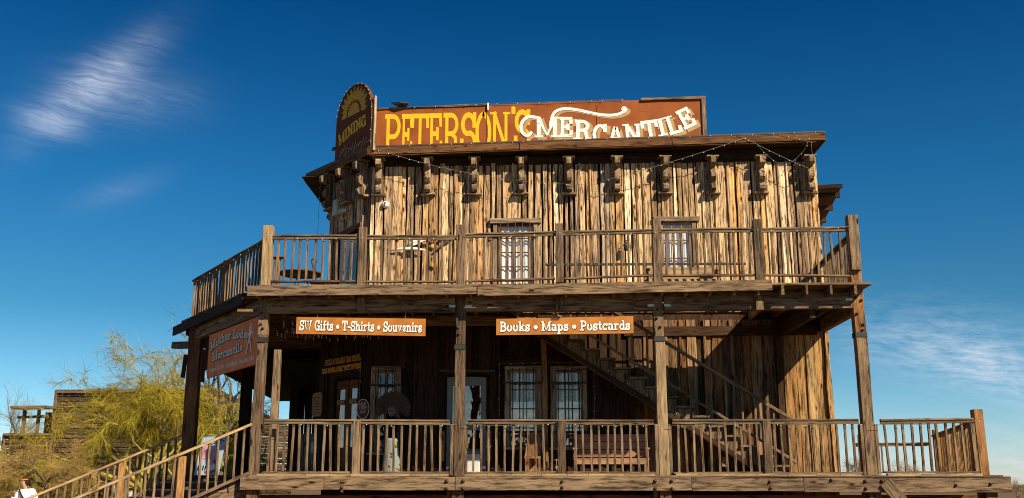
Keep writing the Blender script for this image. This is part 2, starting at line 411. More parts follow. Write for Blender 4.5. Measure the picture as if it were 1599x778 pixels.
# upper chamfer wall
hc = [(.30, 1.22, UP, 7.05)]
panel_with_holes(mb, C0, CD, CN, CU, UP-.3, 8.75, hc)
mb.build('wall_backing', 'dark_wood', bld)
mb = MB(); wallboards(mb, C0, CD, CN, CU, UP, 8.4, hc, batten=.5)
mb.build('upper_corner_wall', 'slab_wood', bld)
# side and back walls
mb = MB()
wallboards(mb, CHE, Y, -X, YB-CHE.y, 1.77, 8.5, (), wr=(.2, .3), seg=3, batten=.3)
mb.build('side_wall', 'slab_wood', bld); mb = MB()
wallboards(mb, (XR, YB, 0), -Y, X, YB-WY, .2, 8.6, (), wr=(.2, .3), seg=3, batten=.3)
mb.build('side_wall', 'slab_wood', bld)
mb = MB(); mb.box(((XR+CHE.x)/2, YB, 5), (XR-CHE.x, .1, 7.4)); mb.build('rear_wall', 'dark_wood', bld)
# lower front wall: boards darkened in colour for the porch shade, sunlit tan boards at right end
h_lo = [(1.66-1.5, 2.22-1.5, 2.2, 3.98), (3.22-1.5, 4.02-1.5, 1.77, 3.84), (4.42-1.5, 5.14-1.5, 2.3, 3.96), (5.36-1.5, 6.10-1.5, 2.3, 3.96)]
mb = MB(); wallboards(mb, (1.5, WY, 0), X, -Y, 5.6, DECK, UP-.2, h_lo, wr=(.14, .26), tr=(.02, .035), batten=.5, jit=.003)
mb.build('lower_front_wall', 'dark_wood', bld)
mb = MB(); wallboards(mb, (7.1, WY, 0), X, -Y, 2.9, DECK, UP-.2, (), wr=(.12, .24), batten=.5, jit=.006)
mb.build('stair_side_wall', 'shaded_slab_wood', bld)
mb = MB(); wallboards(mb, (10.0, WY, 0), X, -Y, XR-10.0, .2, UP-.45, (), wr=(.16, .26), tr=(.03, .05), batten=.3, jit=.008)
mb.plank((XR+.02, WY-.05, .2), (XR+.0, WY-.05, UP-.5), X, .09, .12, seg=8, jit=.015, rnd=.4)
mb.build('lower_end_wall', 'end_slab_wood', bld)
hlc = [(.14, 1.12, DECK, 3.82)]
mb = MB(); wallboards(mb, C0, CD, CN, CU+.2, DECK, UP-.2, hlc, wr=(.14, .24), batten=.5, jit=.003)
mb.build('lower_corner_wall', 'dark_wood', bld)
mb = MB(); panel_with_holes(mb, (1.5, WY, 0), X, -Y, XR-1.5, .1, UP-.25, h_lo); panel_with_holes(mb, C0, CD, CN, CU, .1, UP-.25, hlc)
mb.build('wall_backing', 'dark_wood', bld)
# dark room behind the openings
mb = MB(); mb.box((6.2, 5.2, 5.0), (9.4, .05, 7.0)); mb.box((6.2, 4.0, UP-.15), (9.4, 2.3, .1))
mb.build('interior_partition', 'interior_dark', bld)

# ---- roof: flat roof slab with fascia, soffit and overhang
E1, E2, E3, ER = V((1.47, 2.25, 8.69)), V((-.31, 4.2, 8.68)), V((-.33, YB+.3, 8.68)), V((11.27, 2.25, 8.95))
ERb = V((11.3, YB+.3, 8.95))
rf = MB()
top = [E1, E2, E3, ERb, ER]
rf.add([p + Z*.03 for p in top] + [p - Z*.02 for p in top], [[0, 4, 3, 2, 1], [5, 6, 7, 8, 9]] + [[i, (i+1) % 5, 5+(i+1) % 5, 5+i] for i in range(5)], None, .5)
roof = rf.build('roof', 'roof_brown', bld)
f = MB()
def fascia(a, b, h=.16, n=3, out=None, tl=.0):
    a, b = V(a), V(b)
    for i in range(n):
        p, q = a.lerp(b, i/n), a.lerp(b, (i+1)/n - .0015)
        f.plank(p - Z*(h/2+.022) + out*.0, q - Z*(h/2+.022+tl) + out*.0, Z, h, .035, seg=4, jit=.002, rnd=R.random())
fascia(E1, ER, .155, 3, -Y); fascia(E1+CN*.002, E2, .15, 1, CN); fascia(E2, E3, .15, 5, -X); fascia(ER+V((0, .03, 0)), ERb, .15, 4, X)
f.plank(E1+V((.05, .03, -.20)), V((5.0, 2.27, 8.60)), Y, .05, .018); f.plank(V((5.02, 2.27, 8.598)), ER+V((-.2, .03, -.20)), Y, .05, .018)
f.build('fascia', 'stained_wood', roof)
f = MB()      # soffit boards and frieze
for i in range(5):
    yy = 2.29 + i*.085
    f.plank((1.5-(i*.05), yy+.04, 8.545), (11.2, yy+.04, 8.76), Y, .08, .02, rnd=R.random())
for i in range(5):
    o = CN*(.30-.075*i); f.plank(C0+o+Z*8.53-CD*.02, C0+CD*2.1+o+Z*8.52, CN, .072, .02, rnd=R.random())
f.plank(V((1.5, WY-.075, 8.44)), V((XR-.02, WY-.075, 8.53)), Z, .17, .03, seg=3); f.plank(C0+CN*.08+Z*8.43, CHE+CN*.08+Z*8.42, Z, .17, .03)
for yy in range(20): f.plank((-.3, 4.1+yy*.7, 8.5), (.5, 4.1+yy*.7, 8.5), Y, .68, .02)
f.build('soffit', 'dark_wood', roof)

# ---- carved roof brackets
prof = [(0, .04), (.10, .04), (.20, .03), (.25, .07), (.26, .13), (.22, .18), (.15, .20), (.13, .23), (.16, .26), (.22, .28), (.255, .33), (.25, .40), (.20, .46), (.15, .52), (.13, .57), (.18, .58), (.30, .585), (.345, .62), (.35, .70), (.33, .76), (0, .76)]
R2 = random.Random(3)
def bracket(loc, rz):
    k = R2.uniform(.94, 1.06); rn = R2.random()
    pj = [(x*k + (R2.uniform(-.008, .008) if x else 0), z + (R2.uniform(-.006, .006) if x else 0)) for x, z in prof]
    br = MB(); br.prism(pj, (-.055, 0, 0), -Y, Z, X, R2.uniform(.095, .12), rnd=rn)
    b = D.objects.new('roof_bracket', br.mesh('roof_bracket', 'bracket_wood')); COL.objects.link(b); b.parent = bld
    b.location = V(loc)-V(bld.location); b.rotation_euler = (0, R2.uniform(-.03, .03), rz+R2.uniform(-.06, .06))
    bp_ = MB(); bp_.plank((0, .0, -.02), (0, .0, .83), X, R2.uniform(.15, .20), .05, seg=4, jit=.004, rnd=R2.random())
    sh = MB(); q = R2.uniform(-.01, .01); sh.plank((-.15, -.08, q), (.15, -.08, -q), Y, .16, .035, rnd=.6)
    sc = MB(); sc.plank((-.13, -.12, .795), (.13, -.12, .795), Y, .26, .03, rnd=.4)
    for nm, m in (('back_plate', bp_), ('bracket_shelf', sh), ('bracket_cap', sc)):
        c = D.objects.new(nm, m.mesh(nm, 'bracket_wood')); COL.objects.link(c); c.parent = b
for i, xx in enumerate((1.68, 2.76, 3.76, 4.77, 5.80, 6.82, 7.85, 8.88, 9.91, 10.95)):
    bracket((xx, WY-.075, 7.70 - .001*i), 0)
for u_ in (.10, .78, 1.50):
    p = C0+CD*u_+CN*.075; bracket((p.x, p.y, 7.70), -CH)
for yy in (4.8, 6.2, 7.6): bracket((CHE.x-.07, yy, 7.7), -math.pi/2)

# ---- windows
def window(x0, x1, z0, z1, ncol, nrow, bars=0, frame='frame_wood', pane='glass', curtain=True, lintel=True, casing=.09, sill=True, barmid=(), lace=None, white=False):
    fr = MB(); yo = WY-.075
    for xx in (x0-casing/2, x1+casing/2): fr.plank((xx, yo, z0), (xx, yo, z1), X, casing, .05, seg=4, jit=.003)
    if lintel:
        fr.plank((x0-casing-.06, yo-.02, z1+.055), (x1+casing+.07, yo-.02, z1+.06), Z, .10, .09, seg=4, jit=.006)
    else: fr.plank((x0-casing, yo, z1+.045), (x1+casing, yo, z1+.045), Z, .09, .05)
    if sill: fr.plank((x0-casing-.03, yo-.03, z0-.03), (x1+casing+.03, yo-.03, z0-.03), Y, .14, .05)
    w_ = fr.build('window', frame, bld)
    s = MB(); t = .045; ys = WY-(.045 if z0 > 5 else 0)
    for xx in (x0+t/2, x1-t/2): s.box((xx, ys, (z0+z1)/2), (t, .05, z1-z0-.01))
    for zz in (z0+t/2, z1-t/2): s.box(((x0+x1)/2, ys, zz), (x1-x0-2*t, .045, t))
    for i in range(1, ncol): s.box((x0+(x1-x0)*i/ncol, ys, (z0+z1)/2), (.024, .03, z1-z0-2*t))
    for i in range(1, nrow): s.box(((x0+x1)/2, ys+.002, z0+(z1-z0)*i/nrow), (x1-x0-2*t, .026, .024))
    s.build('sash', 'frame_wood' if white else 'stained_wood', w_)
    zm = lace if lace else z1-.01
    q = MB(); q.box(((x0+x1)/2, ys+.018, (z0+zm)/2), (x1-x0-.02, .004, zm-z0-.002), bev=.0004); q.build('pane', pane, w_)
    if lace: q = MB(); q.box(((x0+x1)/2, ys+.018, (z1+zm)/2), (x1-x0-.02, .004, z1-zm-.002), bev=.0004); q.build('pane', 'glass', w_)
    if curtain:
        c = MB(); k = 36; vs = []; fs = []
        ztop = z1-.02 if lace is None else z1-.02
        for i in range(k+1):
            xx = x0+.01+(x1-x0-.02)*i/k; yy = ys+.065+.018*math.sin(i*1.05)+.007*math.sin(i*2.7)
            vs += [(xx, yy, z0), (xx, yy, ztop)]
        for i in range(k): fs.append([2*i, 2*i+2, 2*i+3, 2*i+1])
        c.add(vs, fs, None, .5, True); c.build('curtain', 'curtain', w_)
    else:
        c = MB(); c.box(((x0+x1)/2, ys+.25, (z0+z1)/2), (x1-x0+.1, .02, z1-z0)); c.build('dark_room_panel', 'interior_dark', w_)  # near-black panel painted as the unlit room behind the pane
    if lace:
        c = MB(); k = 24; vs = []; fs = []
        for i in range(k+1):
            xx = x0+.01+(x1-x0-.02)*i/k; yy = ys+.06+.01*math.sin(i*1.3); zb = lace + .03*abs(math.sin(i*.8))
            vs += [(xx, yy, zb), (xx, yy, z1)]
        for i in range(k): fs.append([2*i, 2*i+2, 2*i+3, 2*i+1])
        c.add(vs, fs, None, .5, True); c.build('lace_valance', 'lace', w_)
    if bars:
        c = MB()
        for i in range(bars):
            xx = x0+(x1-x0)*(i+.5)/bars; c.tube([(xx, yo-.06, z0-.03), (xx, yo-.06, z1+.05)], .009, 6)
        for zz in barmid: c.box(((x0+x1)/2, yo-.062, zz), (x1-x0+.24, .012, .035))
        c.build('security_bars', 'rusty_iron' if z0 > 4 else 'iron', w_)
    return w_
w1 = window(4.24, 5.02, 5.5, 7.06, 2, 5, 5, barmid=(6.78,), frame='frame_wood')
w2 = window(7.74, 8.40, 5.9, 7.08, 3, 3, 0, white=True)
w3 = window(1.72, 2.16, 2.25, 3.92, 2, 2, 3, barmid=(3.62,), white=True, lintel=False, curtain=False)
w4 = window(4.50, 5.08, 2.35, 3.92, 2, 4, 4, barmid=(3.66, 2.66), lintel=False, lace=3.28, pane='glass_mirror', white=True)
w5 = window(5.44, 6.02, 2.35, 3.92, 2, 4, 4, barmid=(3.66, 2.66), lintel=False, lace=3.28, pane='glass_mirror', white=True)
for w_, xc_ in ((w4, 4.79), (w5, 5.73)):
    c = MB(); c.plank((xc_-.45, WY-.09, 4.10), (xc_+.45, WY-.09, 4.12), Z, .16, .04); c.build('header_board', 'dark_wood', w_)
# cardboard-brown notice in window 3
c = MB(); c.box((1.96, WY+.05, 3.3), (.36, .01, .5)); c.build('paper_notice', 'cardboard', w3)

# ---- doors
def oval(cx, cz, rx, rz, n=28, a0=0, a1=360): return [(cx+rx*math.cos(rad(a0+(a1-a0)*i/n)), cz+rz*math.sin(rad(a0+(a1-a0)*i/n))) for i in range(n)]
d = MB()
def cpt(u_, z, out=0.0): return C0 + CD*u_ + CN*out + Z*z
d.plank(cpt(.78, UP), cpt(.78, 6.98), CD, .80, .05); dd = d.build('upper_door', 'door_white', bld)
q = MB(); q.prism(oval(0, 0, .20, .62), cpt(.62, 6.12, .03), CD, Z, CN, .012); q.build('oval_pane', 'glass_mirror', dd)
q = MB(); ov = oval(0, 0, .215, .64, 28); q.tube([cpt(.62+a, 6.12+b, .035) for a, b in ov+[ov[0]]], .018, 6); q.build('pane_rim', 'door_white', dd)
q = MB()
for u_ in (.33, 1.24): q.plank(cpt(u_, UP, .07), cpt(u_, 7.0, .07), CD, .09, .05, seg=3)
q.plank(cpt(.22, 7.10, .09), cpt(1.34, 7.02, .09), Z, .12, .07, seg=3, jit=.005); q.build('door_frame', 'stained_wood', dd)
# lower double doors
dl = MB()
for a, b in ((.16, .60), (.66, 1.10)):
    for u_ in (a+.05, b-.05): dl.plank(cpt(u_, DECK, -.01), cpt(u_, 3.78, -.01), CD, .10, .045)
    for zz, hh in ((DECK+.3, .6), (3.68, .18)): dl.plank(cpt(a+.1, zz, -.01), cpt(b-.1, zz, -.01), Z, hh, .04)
ddl = dl.build('double_door', 'stained_wood', bld)
for a, b in ((.26, .50), (.76, 1.0)):
    q = MB(); q.plank(cpt((a+b)/2, DECK+.6, .0), cpt((a+b)/2, 3.59, .0), CD, b-a, .01, bev=.001); q.build('door_pane', 'glass_mirror', ddl)
    q = MB(); q.plank(cpt(a-.02, 3.32, .04), cpt(b+.02, 3.32, .04), Z, .10, .02); q.build('door_plaque', 'sign_wood_tan', ddl)
q = MB()
for u_ in (.10, 1.16): q.plank(cpt(u_, DECK, .07), cpt(u_, 3.9, .07), CD, .10, .05, seg=2)
q.plank(cpt(.02, 3.93, .075), cpt(1.26, 3.93, .075), Z, .14, .055); q.build('door_frame', 'dark_wood', ddl)
# store door (grey frame)
q = MB()
for xx in (3.27, 3.97): q.box((xx, WY-.03, (DECK+3.78)/2), (.11, .06, 3.78-DECK))
q.box((3.62, WY-.03, 3.70), (.60, .06, .18)); q.box((3.62, WY-.03, 2.05), (.60, .06, .55)); q.box((3.62, WY-.02, 2.75), (.60, .04, .10))
sd = q.build('store_door', 'door_grey', bld)
q = MB(); q.box((3.62, WY-.005, 3.2), (.62, .006, .85)); q.box((3.62, WY-.005, 2.52), (.62, .006, .38)); q.build('door_pane', 'glass_mirror', sd)
q = MB(); q.box((3.62, WY+.1, 2.8), (.9, .02, 2.1)); q.build('dark_room_panel', 'interior_dark', sd)  # near-black sheet for the unlit shop behind the glass
q = MB(); q.plank((3.05, WY-.10, 3.92), (4.2, WY-.10, 3.90), Z, .05, .04); q.build('door_header', 'weathered_wood', sd)

# ---- decks, joists, beams
def poly_planks(mb, x_of, y0, y1, step, z, th, xr, hole=None, gap=.004):
    yy = y0
    while yy < y1:
        yc = yy+step/2; xa, xb = x_of(yc), xr
        segs = [(xa, xb)]
        if hole and hole[2] < yc < hole[3]: segs = [(xa, hole[0]), (hole[1], xb)]
        for a, b in segs:
            x_ = a
            while x_ < b-.05:
                e = min(b, x_+R.uniform(2.4, 4.2)); mb.plank((x_, yc, z-th/2), (e-.003, yc, z-th/2), Y, step-gap, th, rnd=R.random()); x_ = e
        yy += step
def left_x(yc, off=.0):
    if yc < 3.95: return -yc/math.tan(DA) - off
    return -2.70 - off
HOLE = (4.9, 9.55, 1.40, 2.62)
mb = MB(); poly_planks(mb, lambda y: left_x(y, .22), -.34, 2.66, .15, UP, .04, 11.13, HOLE)
poly_planks(mb, lambda y: left_x(y, .2), 2.66, 3.8, .15, UP, .04, 1.3); poly_planks(mb, lambda y: -2.85, 3.8, YB, .3, UP, .04, CHE.x)
mb.build('balcony_deck', 'weathered_wood', bld)
mb = MB(); poly_planks(mb, lambda y: left_x(y, .1), -.14, 2.66, .15, DECK, .04, 13.2)
poly_planks(mb, lambda y: left_x(y, .1), 2.66, 3.8, .15, DECK, .04, 1.3); poly_planks(mb, lambda y: -2.75, 3.8, YB, .3, DECK, .04, CHE.x)
poly_planks(mb, lambda y: XR+.08, 2.66, 8.6, .3, DECK, .04, 14.6)
mb.build('porch_deck', 'weathered_wood', bld)
mb = MB()
xx = -.05
while xx < 11.0:
    ye = 1.36 if HOLE[0]+.1 < xx < HOLE[1]-.1 else (2.64 if xx > 1.5 else 3.0)
    mb.plank((xx, -.33, UP-.13), (xx+R.uniform(-.01, .01), ye, UP-.13), X, .045, .17, seg=3, jit=.004)
    xx += .435
for i in range(7):
    p = V((-.25, .45, 0)) + DD*(i*.62); mb.plank((p.x, p.y, UP-.13), (1.4, p.y, UP-.13), Y, .045, .17) if p.y < 2.6 else mb.plank((p.x, p.y, UP-.13), (.5, p.y, UP-.13), Y, .045, .17)
for i in range(20): mb.plank((-2.8, 4.3+i*.7, UP-.13), (CHE.x, 4.3+i*.7, UP-.13), Y, .045, .17)
mb.plank((11.10, .3, UP-.13), (11.2, 9.0, UP-.13), X, .05, .2); 
mb.build('balcony_joists', 'weathered_wood', bld)
mb = MB()
mb.plank((-.20, -.36, 5.05), (3.98, -.36, 5.065), Z, .185, .045, seg=8, jit=.003, rnd=.3)
mb.plank((4.0, -.37, 5.035), (9.32, -.37, 5.125), Z, .20, .045, seg=10, jit=.004, rnd=.7)
mb.build('balcony_fascia', 'beam_wood', bld)
mb = MB(); a_ = V((0, 0, 0)) + DN*.20
mb.plank(a_+DD*.55+Z*5.035, a_+DD*5.35+Z*5.005, Z, .20, .045, seg=6, jit=.003, rnd=.2)
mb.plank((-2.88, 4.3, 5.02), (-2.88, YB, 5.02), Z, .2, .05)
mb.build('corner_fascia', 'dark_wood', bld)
mb = MB()
for i, (a, b) in enumerate(((.08, 3.56), (3.76, 7.22), (7.42, 10.88))):
    mb.plank((a, .06, 4.85+.02*i), (b, .06, 4.85+.02*(i+1)), Z, .30, .12, seg=6, jit=.003)
mb.plank(V((0, .1, 4.84))+DD*.1, V((-2.3, 3.35, 4.82)), Z, .26, .12, seg=3)
mb.plank((-2.5, 3.5, 4.8), (-2.5, YB, 4.8), Z, .26, .12)
mb.plank(V((-.42, -.12, 4.72)), V((-.15, -.1, 4.72)), Z, .05, .2)
mb.plank((5.0, 1.33, 5.00), (10.0, 1.33, 5.02), Z, .16, .06); mb.plank((0, 1.9, 4.85), (5.0, 1.9, 4.85), Z, .2, .08)
mb.plank((11.02, .1, 4.86), (11.05, 2.6, 4.86), Z, .3, .12); mb.plank((11.05, 2.6, 4.86), (11.12, 9, 4.86), Z, .3, .12)
mb.build('balcony_beam', 'beam_wood', bld)
mb = MB(); mb.plank((6.9, 2.62, 4.72), (10.9, 2.62, 4.74), Z, .20, .05); mb.plank((10.15, .12, 4.72), (10.15, 2.5, 4.74), Z, .25, .10)
mb.build('cross_beam', 'dark_wood', bld)
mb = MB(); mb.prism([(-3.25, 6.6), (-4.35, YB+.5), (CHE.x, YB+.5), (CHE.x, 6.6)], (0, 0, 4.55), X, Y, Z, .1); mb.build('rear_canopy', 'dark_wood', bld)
mb = MB(); wallboards(mb, (-2.55, 14.2, 0), X, -Y, 3.0, DECK, 4.55, (), wr=(.2, .3), seg=2)
mb.build('end_partition', 'dark_wood', bld)
# little blocks on the beam below the middle rail posts
for xx in (1.83, 5.49, 9.15):
    mb = MB(); mb.plank((xx, -.04, 4.72), (xx, -.04, 4.98), X, .14, .09, seg=2, jit=.002); mb.build('beam_block', 'weathered_wood', bld)
# end of a beam sticking out at the far left corner
mb = MB(); mb.plank(V((-3.45, 5.15, 4.80)), V((-2.2, 3.7, 4.62)), Z, .16, .14, rnd=.5); mb.build('beam_end', 'weathered_wood', bld)
# lower beam
mb = MB()
segs = [(-.19, 1.30, 1.635, .235), (1.305, 3.62, 1.625, .225), (3.625, 7.77, 1.622, .228), (7.775, 9.72, 1.612, .230), (9.725, 13.32, 1.600, .245)]
for a, b, zc_, h in segs:
    mb.plank((a, -.12, zc_), (b-.006, -.12, zc_-.004), Z, h, .09, seg=6, jit=.003, bev=.006, rnd=R.random())
mb.build('porch_beam', 'beam_wood', bld)
mb = MB()
for x_ in (-.0, 3.66, 7.32, 10.98): mb.plank((x_-.09, -.172, 1.60), (x_-.088, -.172, 1.61), X, .001, .001) if False else None
def bolt(mb, p, nrm=-Y, r=.034): mb.lathe([(r, 0), (r, .012), (r*.6, .016), (r*.6, .035), (r*.3, .045)], p, 8, nrm)
for x_ in (3.66, 7.32, 10.98):
    for dx in (-.19, .10):
        for zz in (1.54, 1.67): bolt(mb, (x_+dx, -.165, zz))
for x_, zz in ((1.62, 1.56), (1.62, 1.49), (5.5, 1.66), (5.5, 1.56), (9.13, 1.66), (9.14, 1.55), (12.35, 1.60), (12.95, 1.62), (10.2, 1.69)): bolt(mb, (x_, -.165, zz), r=.03)
mb.build('beam_bolts', 'rusty_iron', bld)
# deck edge boards visible above the beam and the joists below
mb = MB()
for a, b in ((.1, 3.5), (3.8, 7.15), (7.5, 10.75), (11.2, 12.85)):
    x_ = a
    while x_ < b:
        e = min(b, x_+R.uniform(.35, .7)); mb.plank((x_, -.09, 1.775), (e-.008, -.09, 1.775), Y, .1, .045, rnd=R.random()); x_ = e
mb.build('deck_edge', 'tan_wood', bld)
mb = MB()
mb.plank((-.1, .9, 1.3), (13.2, .9, 1.3), Z, .25, .06); 
for i in range(3): mb.plank((-.1, 1.2, 1.15-.25*i), (13.2, 1.2, 1.15-.25*i), Z, .22, .03)
for x_ in (-.0, 3.66, 7.32, 10.98, 13.0): mb.plank((x_, .0, 0), (x_, .0, 1.6), X, .2, .15); mb.plank((x_-.16, .03, 0), (x_-.16, .03, 1.5), X, .08, .08)
mb.build('under_deck', 'stained_wood', bld)
mb = MB(); mb.plank((11.12, -.19, 1.66), (11.42, -.19, 1.28), X, .22, .05, rnd=.6); mb.build('hanging_brace', 'weathered_wood', bld)

# ---- porch posts
def post(pts, wd, th, mat='weathered_wood', strap=None, side=True, bolts=(), rnd=None):
    m_ = MB()
    for i in range(len(pts)-1): m_.plank(pts[i], pts[i+1], X, wd, th, seg=5, jit=.004, bev=.01, rnd=rnd if rnd is not None else R.random())
    po = m_.build('porch_post', mat, bld, origin=V(pts[0]))
    if strap:
        s = MB(); s.box(strap, (wd+.012, th+.03, .09), bev=.002); s.build('strap', 'iron', po)
    if side:
        s = MB(); b = V(pts[0]); zt = 2.80
        for k in (-1, 1): s.plank((b.x+k*(wd/2+.032), b.y-.01, DECK+.01), (b.x+k*(wd/2+.030), b.y-.01, 2.66), Y, .14, .055, seg=3, jit=.002)
        s.build('side_block', 'weathered_wood', po)
    if bolts:
        for q in bolts:
            s = MB(); bolt(s, (q[0], V(pts[0]).y-th/2-.002, q[1]), r=.028); s.build('post_bolt', 'rusty_iron', po)
post([(-.02, .09, DECK), (.0, .09, 4.30)], .165, .17, strap=(.0, .08, 4.21), side=False, rnd=.1)
post([(.0, .085, 4.30), (.01, .085, 5.0)], .175, .17, side=False, bolts=((-.02, 4.7), (.03, 4.62), (-.02, 4.5), (.02, 4.42)), rnd=.35)
post([(.25, .26, DECK), (.25, .26, 4.05)], .13, .12, side=False, rnd=.8)
post([(3.66, .085, DECK), (3.665, .085, 4.05)], .185, .17, strap=(3.66, .085, 4.06), rnd=.05)
post([(3.665, .085, 4.11), (3.67, .085, 5.0)], .175, .17, side=False, bolts=((3.62, 4.42), (3.64, 4.30)))
post([(7.32, .085, DECK), (7.315, .085, 4.18)], .185, .17, mat='tan_wood', strap=(7.31, .085, 4.20), rnd=.9)
post([(7.31, .085, 4.25), (7.30, .085, 5.0)], .175, .17, side=False, bolts=((7.27, 4.58), (7.33, 4.42), (7.29, 4.75)))
post([(10.98, .085, DECK), (10.975, .085, 4.25)], .20, .18, mat='beam_wood', strap=(10.97, .085, 4.27), rnd=.3)
post([(10.97, .085, 4.30), (10.96, .085, 5.45)], .20, .18, mat='orange_wood', side=False, bolts=((10.92, 4.95), (11.02, 4.9), (10.92, 4.65), (11.02, 4.45), (11.0, 4.35)), rnd=.3)
post([(-2.35, 3.4, DECK), (-2.35, 3.4, 4.85)], .26, .22, mat='stained_wood', side=False)
mb = MB(); mb.plank((-2.12, 3.25, 3.75), (-2.12, 3.25, 4.45), X, .10, .06, rnd=.6); mb.plank((-2.55, 3.30, 3.85), (-2.52, 3.3, 4.35), X, .08, .06, rnd=.4); mb.plank((-1.95, 3.2, 4.0), (-1.95, 3.2, 4.75), X, .22, .08)
mb.build('post_scab', 'dark_wood', bld)
for yy in (8.4, 13.9): post([(-2.6, yy, DECK), (-2.6, yy, 4.7)], .26, .22, mat='dark_wood', side=False)
post([(10.05, 2.52, DECK), (10.05, 2.52, 4.9)], .12, .12, mat='dark_wood', side=False)
post([(5.25, 2.42, DECK), (5.22, 2.42, 4.75)], .11, .11, mat='orange_wood', side=False)
post([(2.75, 2.2, 4.4), (2.75, 2.2, 4.9)], .1, .1, mat='dark_wood', side=False)
# end slabs of the porch
m_ = MB(); m_.plank((12.95, .08, DECK), (12.94, .08, 2.92), X, .155, .17, seg=3, jit=.003, rnd=.4); pe = m_.build('end_post', 'orange_wood', bld)
m_ = MB(); m_.plank((12.81, .04, DECK), (12.80, .04, 2.68), Y, .14, .07, seg=2); m_.build('side_block', 'weathered_wood', pe)
# metal tie plates on the main beam beside posts
for x_, z_ in ((3.51, 4.82), (3.81, 4.82), (7.17, 4.82), (7.47, 4.82), (10.80, 4.92)):
    mb = MB(); mb.box((x_, -.004, z_), (.12, .006, .05)); mb.build('tie_plate', 'zinc', bld)

# ------------------------------------------------------------------ railings (fences between posts)
BAL = []
for i in range(6):
    b = MB(); b.plank((0, 0, 0), (0, 0, 1), X, .042, .04, seg=4, jit=.0022, bev=.004, rnd=R.random()); BAL.append(b.mesh('baluster', 'weathered_wood'))
BAL_SUNTONE = []  # yellower balusters, sunlit look put into the wood colour
for i in range(4):
    b = MB(); b.plank((0, 0, 0), (0, 0, 1), X, .05, .03, seg=4, jit=.0022, bev=.004, rnd=R.random()); BAL_SUNTONE.append(b.mesh('baluster', 'end_slab_wood'))
def railing(name, label, p0, p1, zt0, zt1, zb0, zb1, mids=(), sp=.141, mat='weathered_wood', group='wooden baluster railings of the porch and balcony', skip=0.10, midtop=.0, midw=.15, capw=.10, bal=None):
    p0, p1 = V(p0), V(p1); dr = (p1-p0); L = dr.length; dr.normalize(); nr = dr.cross(Z)
    rt = thing(name, label, 'railing', (p0.x, p0.y, zb0), group)
    a, b = V((p0.x, p0.y, zt0)), V((p1.x, p1.y, zt1)); c, d_ = V((p0.x, p0.y, zb0)), V((p1.x, p1.y, zb1))
    m1 = MB(); nseg = max(1, len(mids)) 
    ms = [0.0] + list(mids) + [L]
    tops = [(0.0, L)] if not mids or not midtop else list(zip(ms, ms[1:]))
    for s0, s1 in tops:
        q0, q1 = a.lerp(b, s0/L), a.lerp(b, s1/L)
        wob = R.uniform(-.008, .008)
        m1.plank(q0-Z*.02+dr*.01, q1-Z*.02+Z*wob-dr*.01, nr, capw, .035, seg=6, jit=.002, rnd=R.random(), bev=.006, tj=.002)
        m1.plank(q0-Z*.065+nr*.012, q1-Z*.065+Z*wob+nr*.012, nr, .04, .05, seg=5, jit=.002, rnd=R.random())
    m1.build('top_rail', mat, rt)
    m2 = MB()
    for s0, s1 in zip(ms, ms[1:]):
        q0, q1 = c.lerp(d_, s0/L), c.lerp(d_, s1/L); q0 = q0+dr*(.09 if s0 else 0); q1 = q1-dr*(.09 if s1 < L else 0)
        m2.plank(q0+Z*R.uniform(-.01, .01), q1+Z*R.uniform(-.01, .01), nr, .09, .035, seg=5, jit=.003, rnd=R.random())
    m2.build('bottom_rail', mat, rt)
    for s in mids:
        q0, q1 = c.lerp(d_, s/L), a.lerp(b, s/L)
        m3 = MB(); zt = (q1.z+midtop) if midtop else q1.z-.03
        m3.plank(V((q0.x, q0.y, q0.z-.09))+nr*.03, V((q1.x, q1.y, zt))+nr*.03, dr, midw, .12, seg=4, jit=.003, bev=.008)
        m3.build('newel', mat, rt)
    s = skip
    while s < L-skip*.8:
        if not any(abs(s-k) < midw*.5+.035 for k in mids):
            q0 = c.lerp(d_, s/L)+Z*.017; q1 = a.lerp(b, s/L)-Z*.05
            o = D.objects.new('baluster', R.choice(bal or BAL)); COL.objects.link(o); o.parent = rt
            o.location = q0 - V(rt.location) - nr*.0; o.scale = (1, 1, (q1-q0).length)
            o.rotation_euler = (R.gauss(0, .010), R.gauss(0, .017), math.atan2(dr.y, dr.x)+R.choice((0, math.pi))+R.gauss(0, .05))
        s += sp*R.uniform(.94, 1.06)
    return rt
railing('balcony_railing', 'weathered balcony railing above the SW Gifts sign, left of the second balcony post', (.12, 0, 0), (3.60, 0, 0), 6.19, 6.165, 5.30, 5.28, (1.70,), midtop=.14)
railing('balcony_railing', 'weathered balcony railing in front of the barred upper window, above the Books sign', (3.72, 0, 0), (7.26, 0, 0), 6.20, 6.27, 5.29, 5.38, (1.78,), midtop=.13)
railing('balcony_railing', 'weathered balcony railing at the right end, ending at the tall corner post', (7.38, 0, 0), (10.84, 0, 0), 6.27, 6.285, 5.38, 5.36, (1.80,), midtop=.15)
railing('balcony_railing', 'angled balcony railing on the left corner above the Mother Lode sign', V((-.06, .10, 0)), V((0, 0, 0))+DD*4.70, 6.13, 6.12, 5.17, 5.14, (2.35,), sp=.17, midtop=.03)
railing('balcony_railing', 'balcony side railing receding behind the tall right corner post', (11.02, .1, 0), (11.32, 6.0, 0), 6.26, 6.20, 5.30, 5.26, (2.9,), sp=.17)
railing('balcony_railing', 'far left balcony side railing running back from the angled corner', V((0, 0, 0))+DD*4.72, (-2.72, 9.0, 0), 6.12, 6.10, 5.16, 5.16, (2.0,), sp=.2)
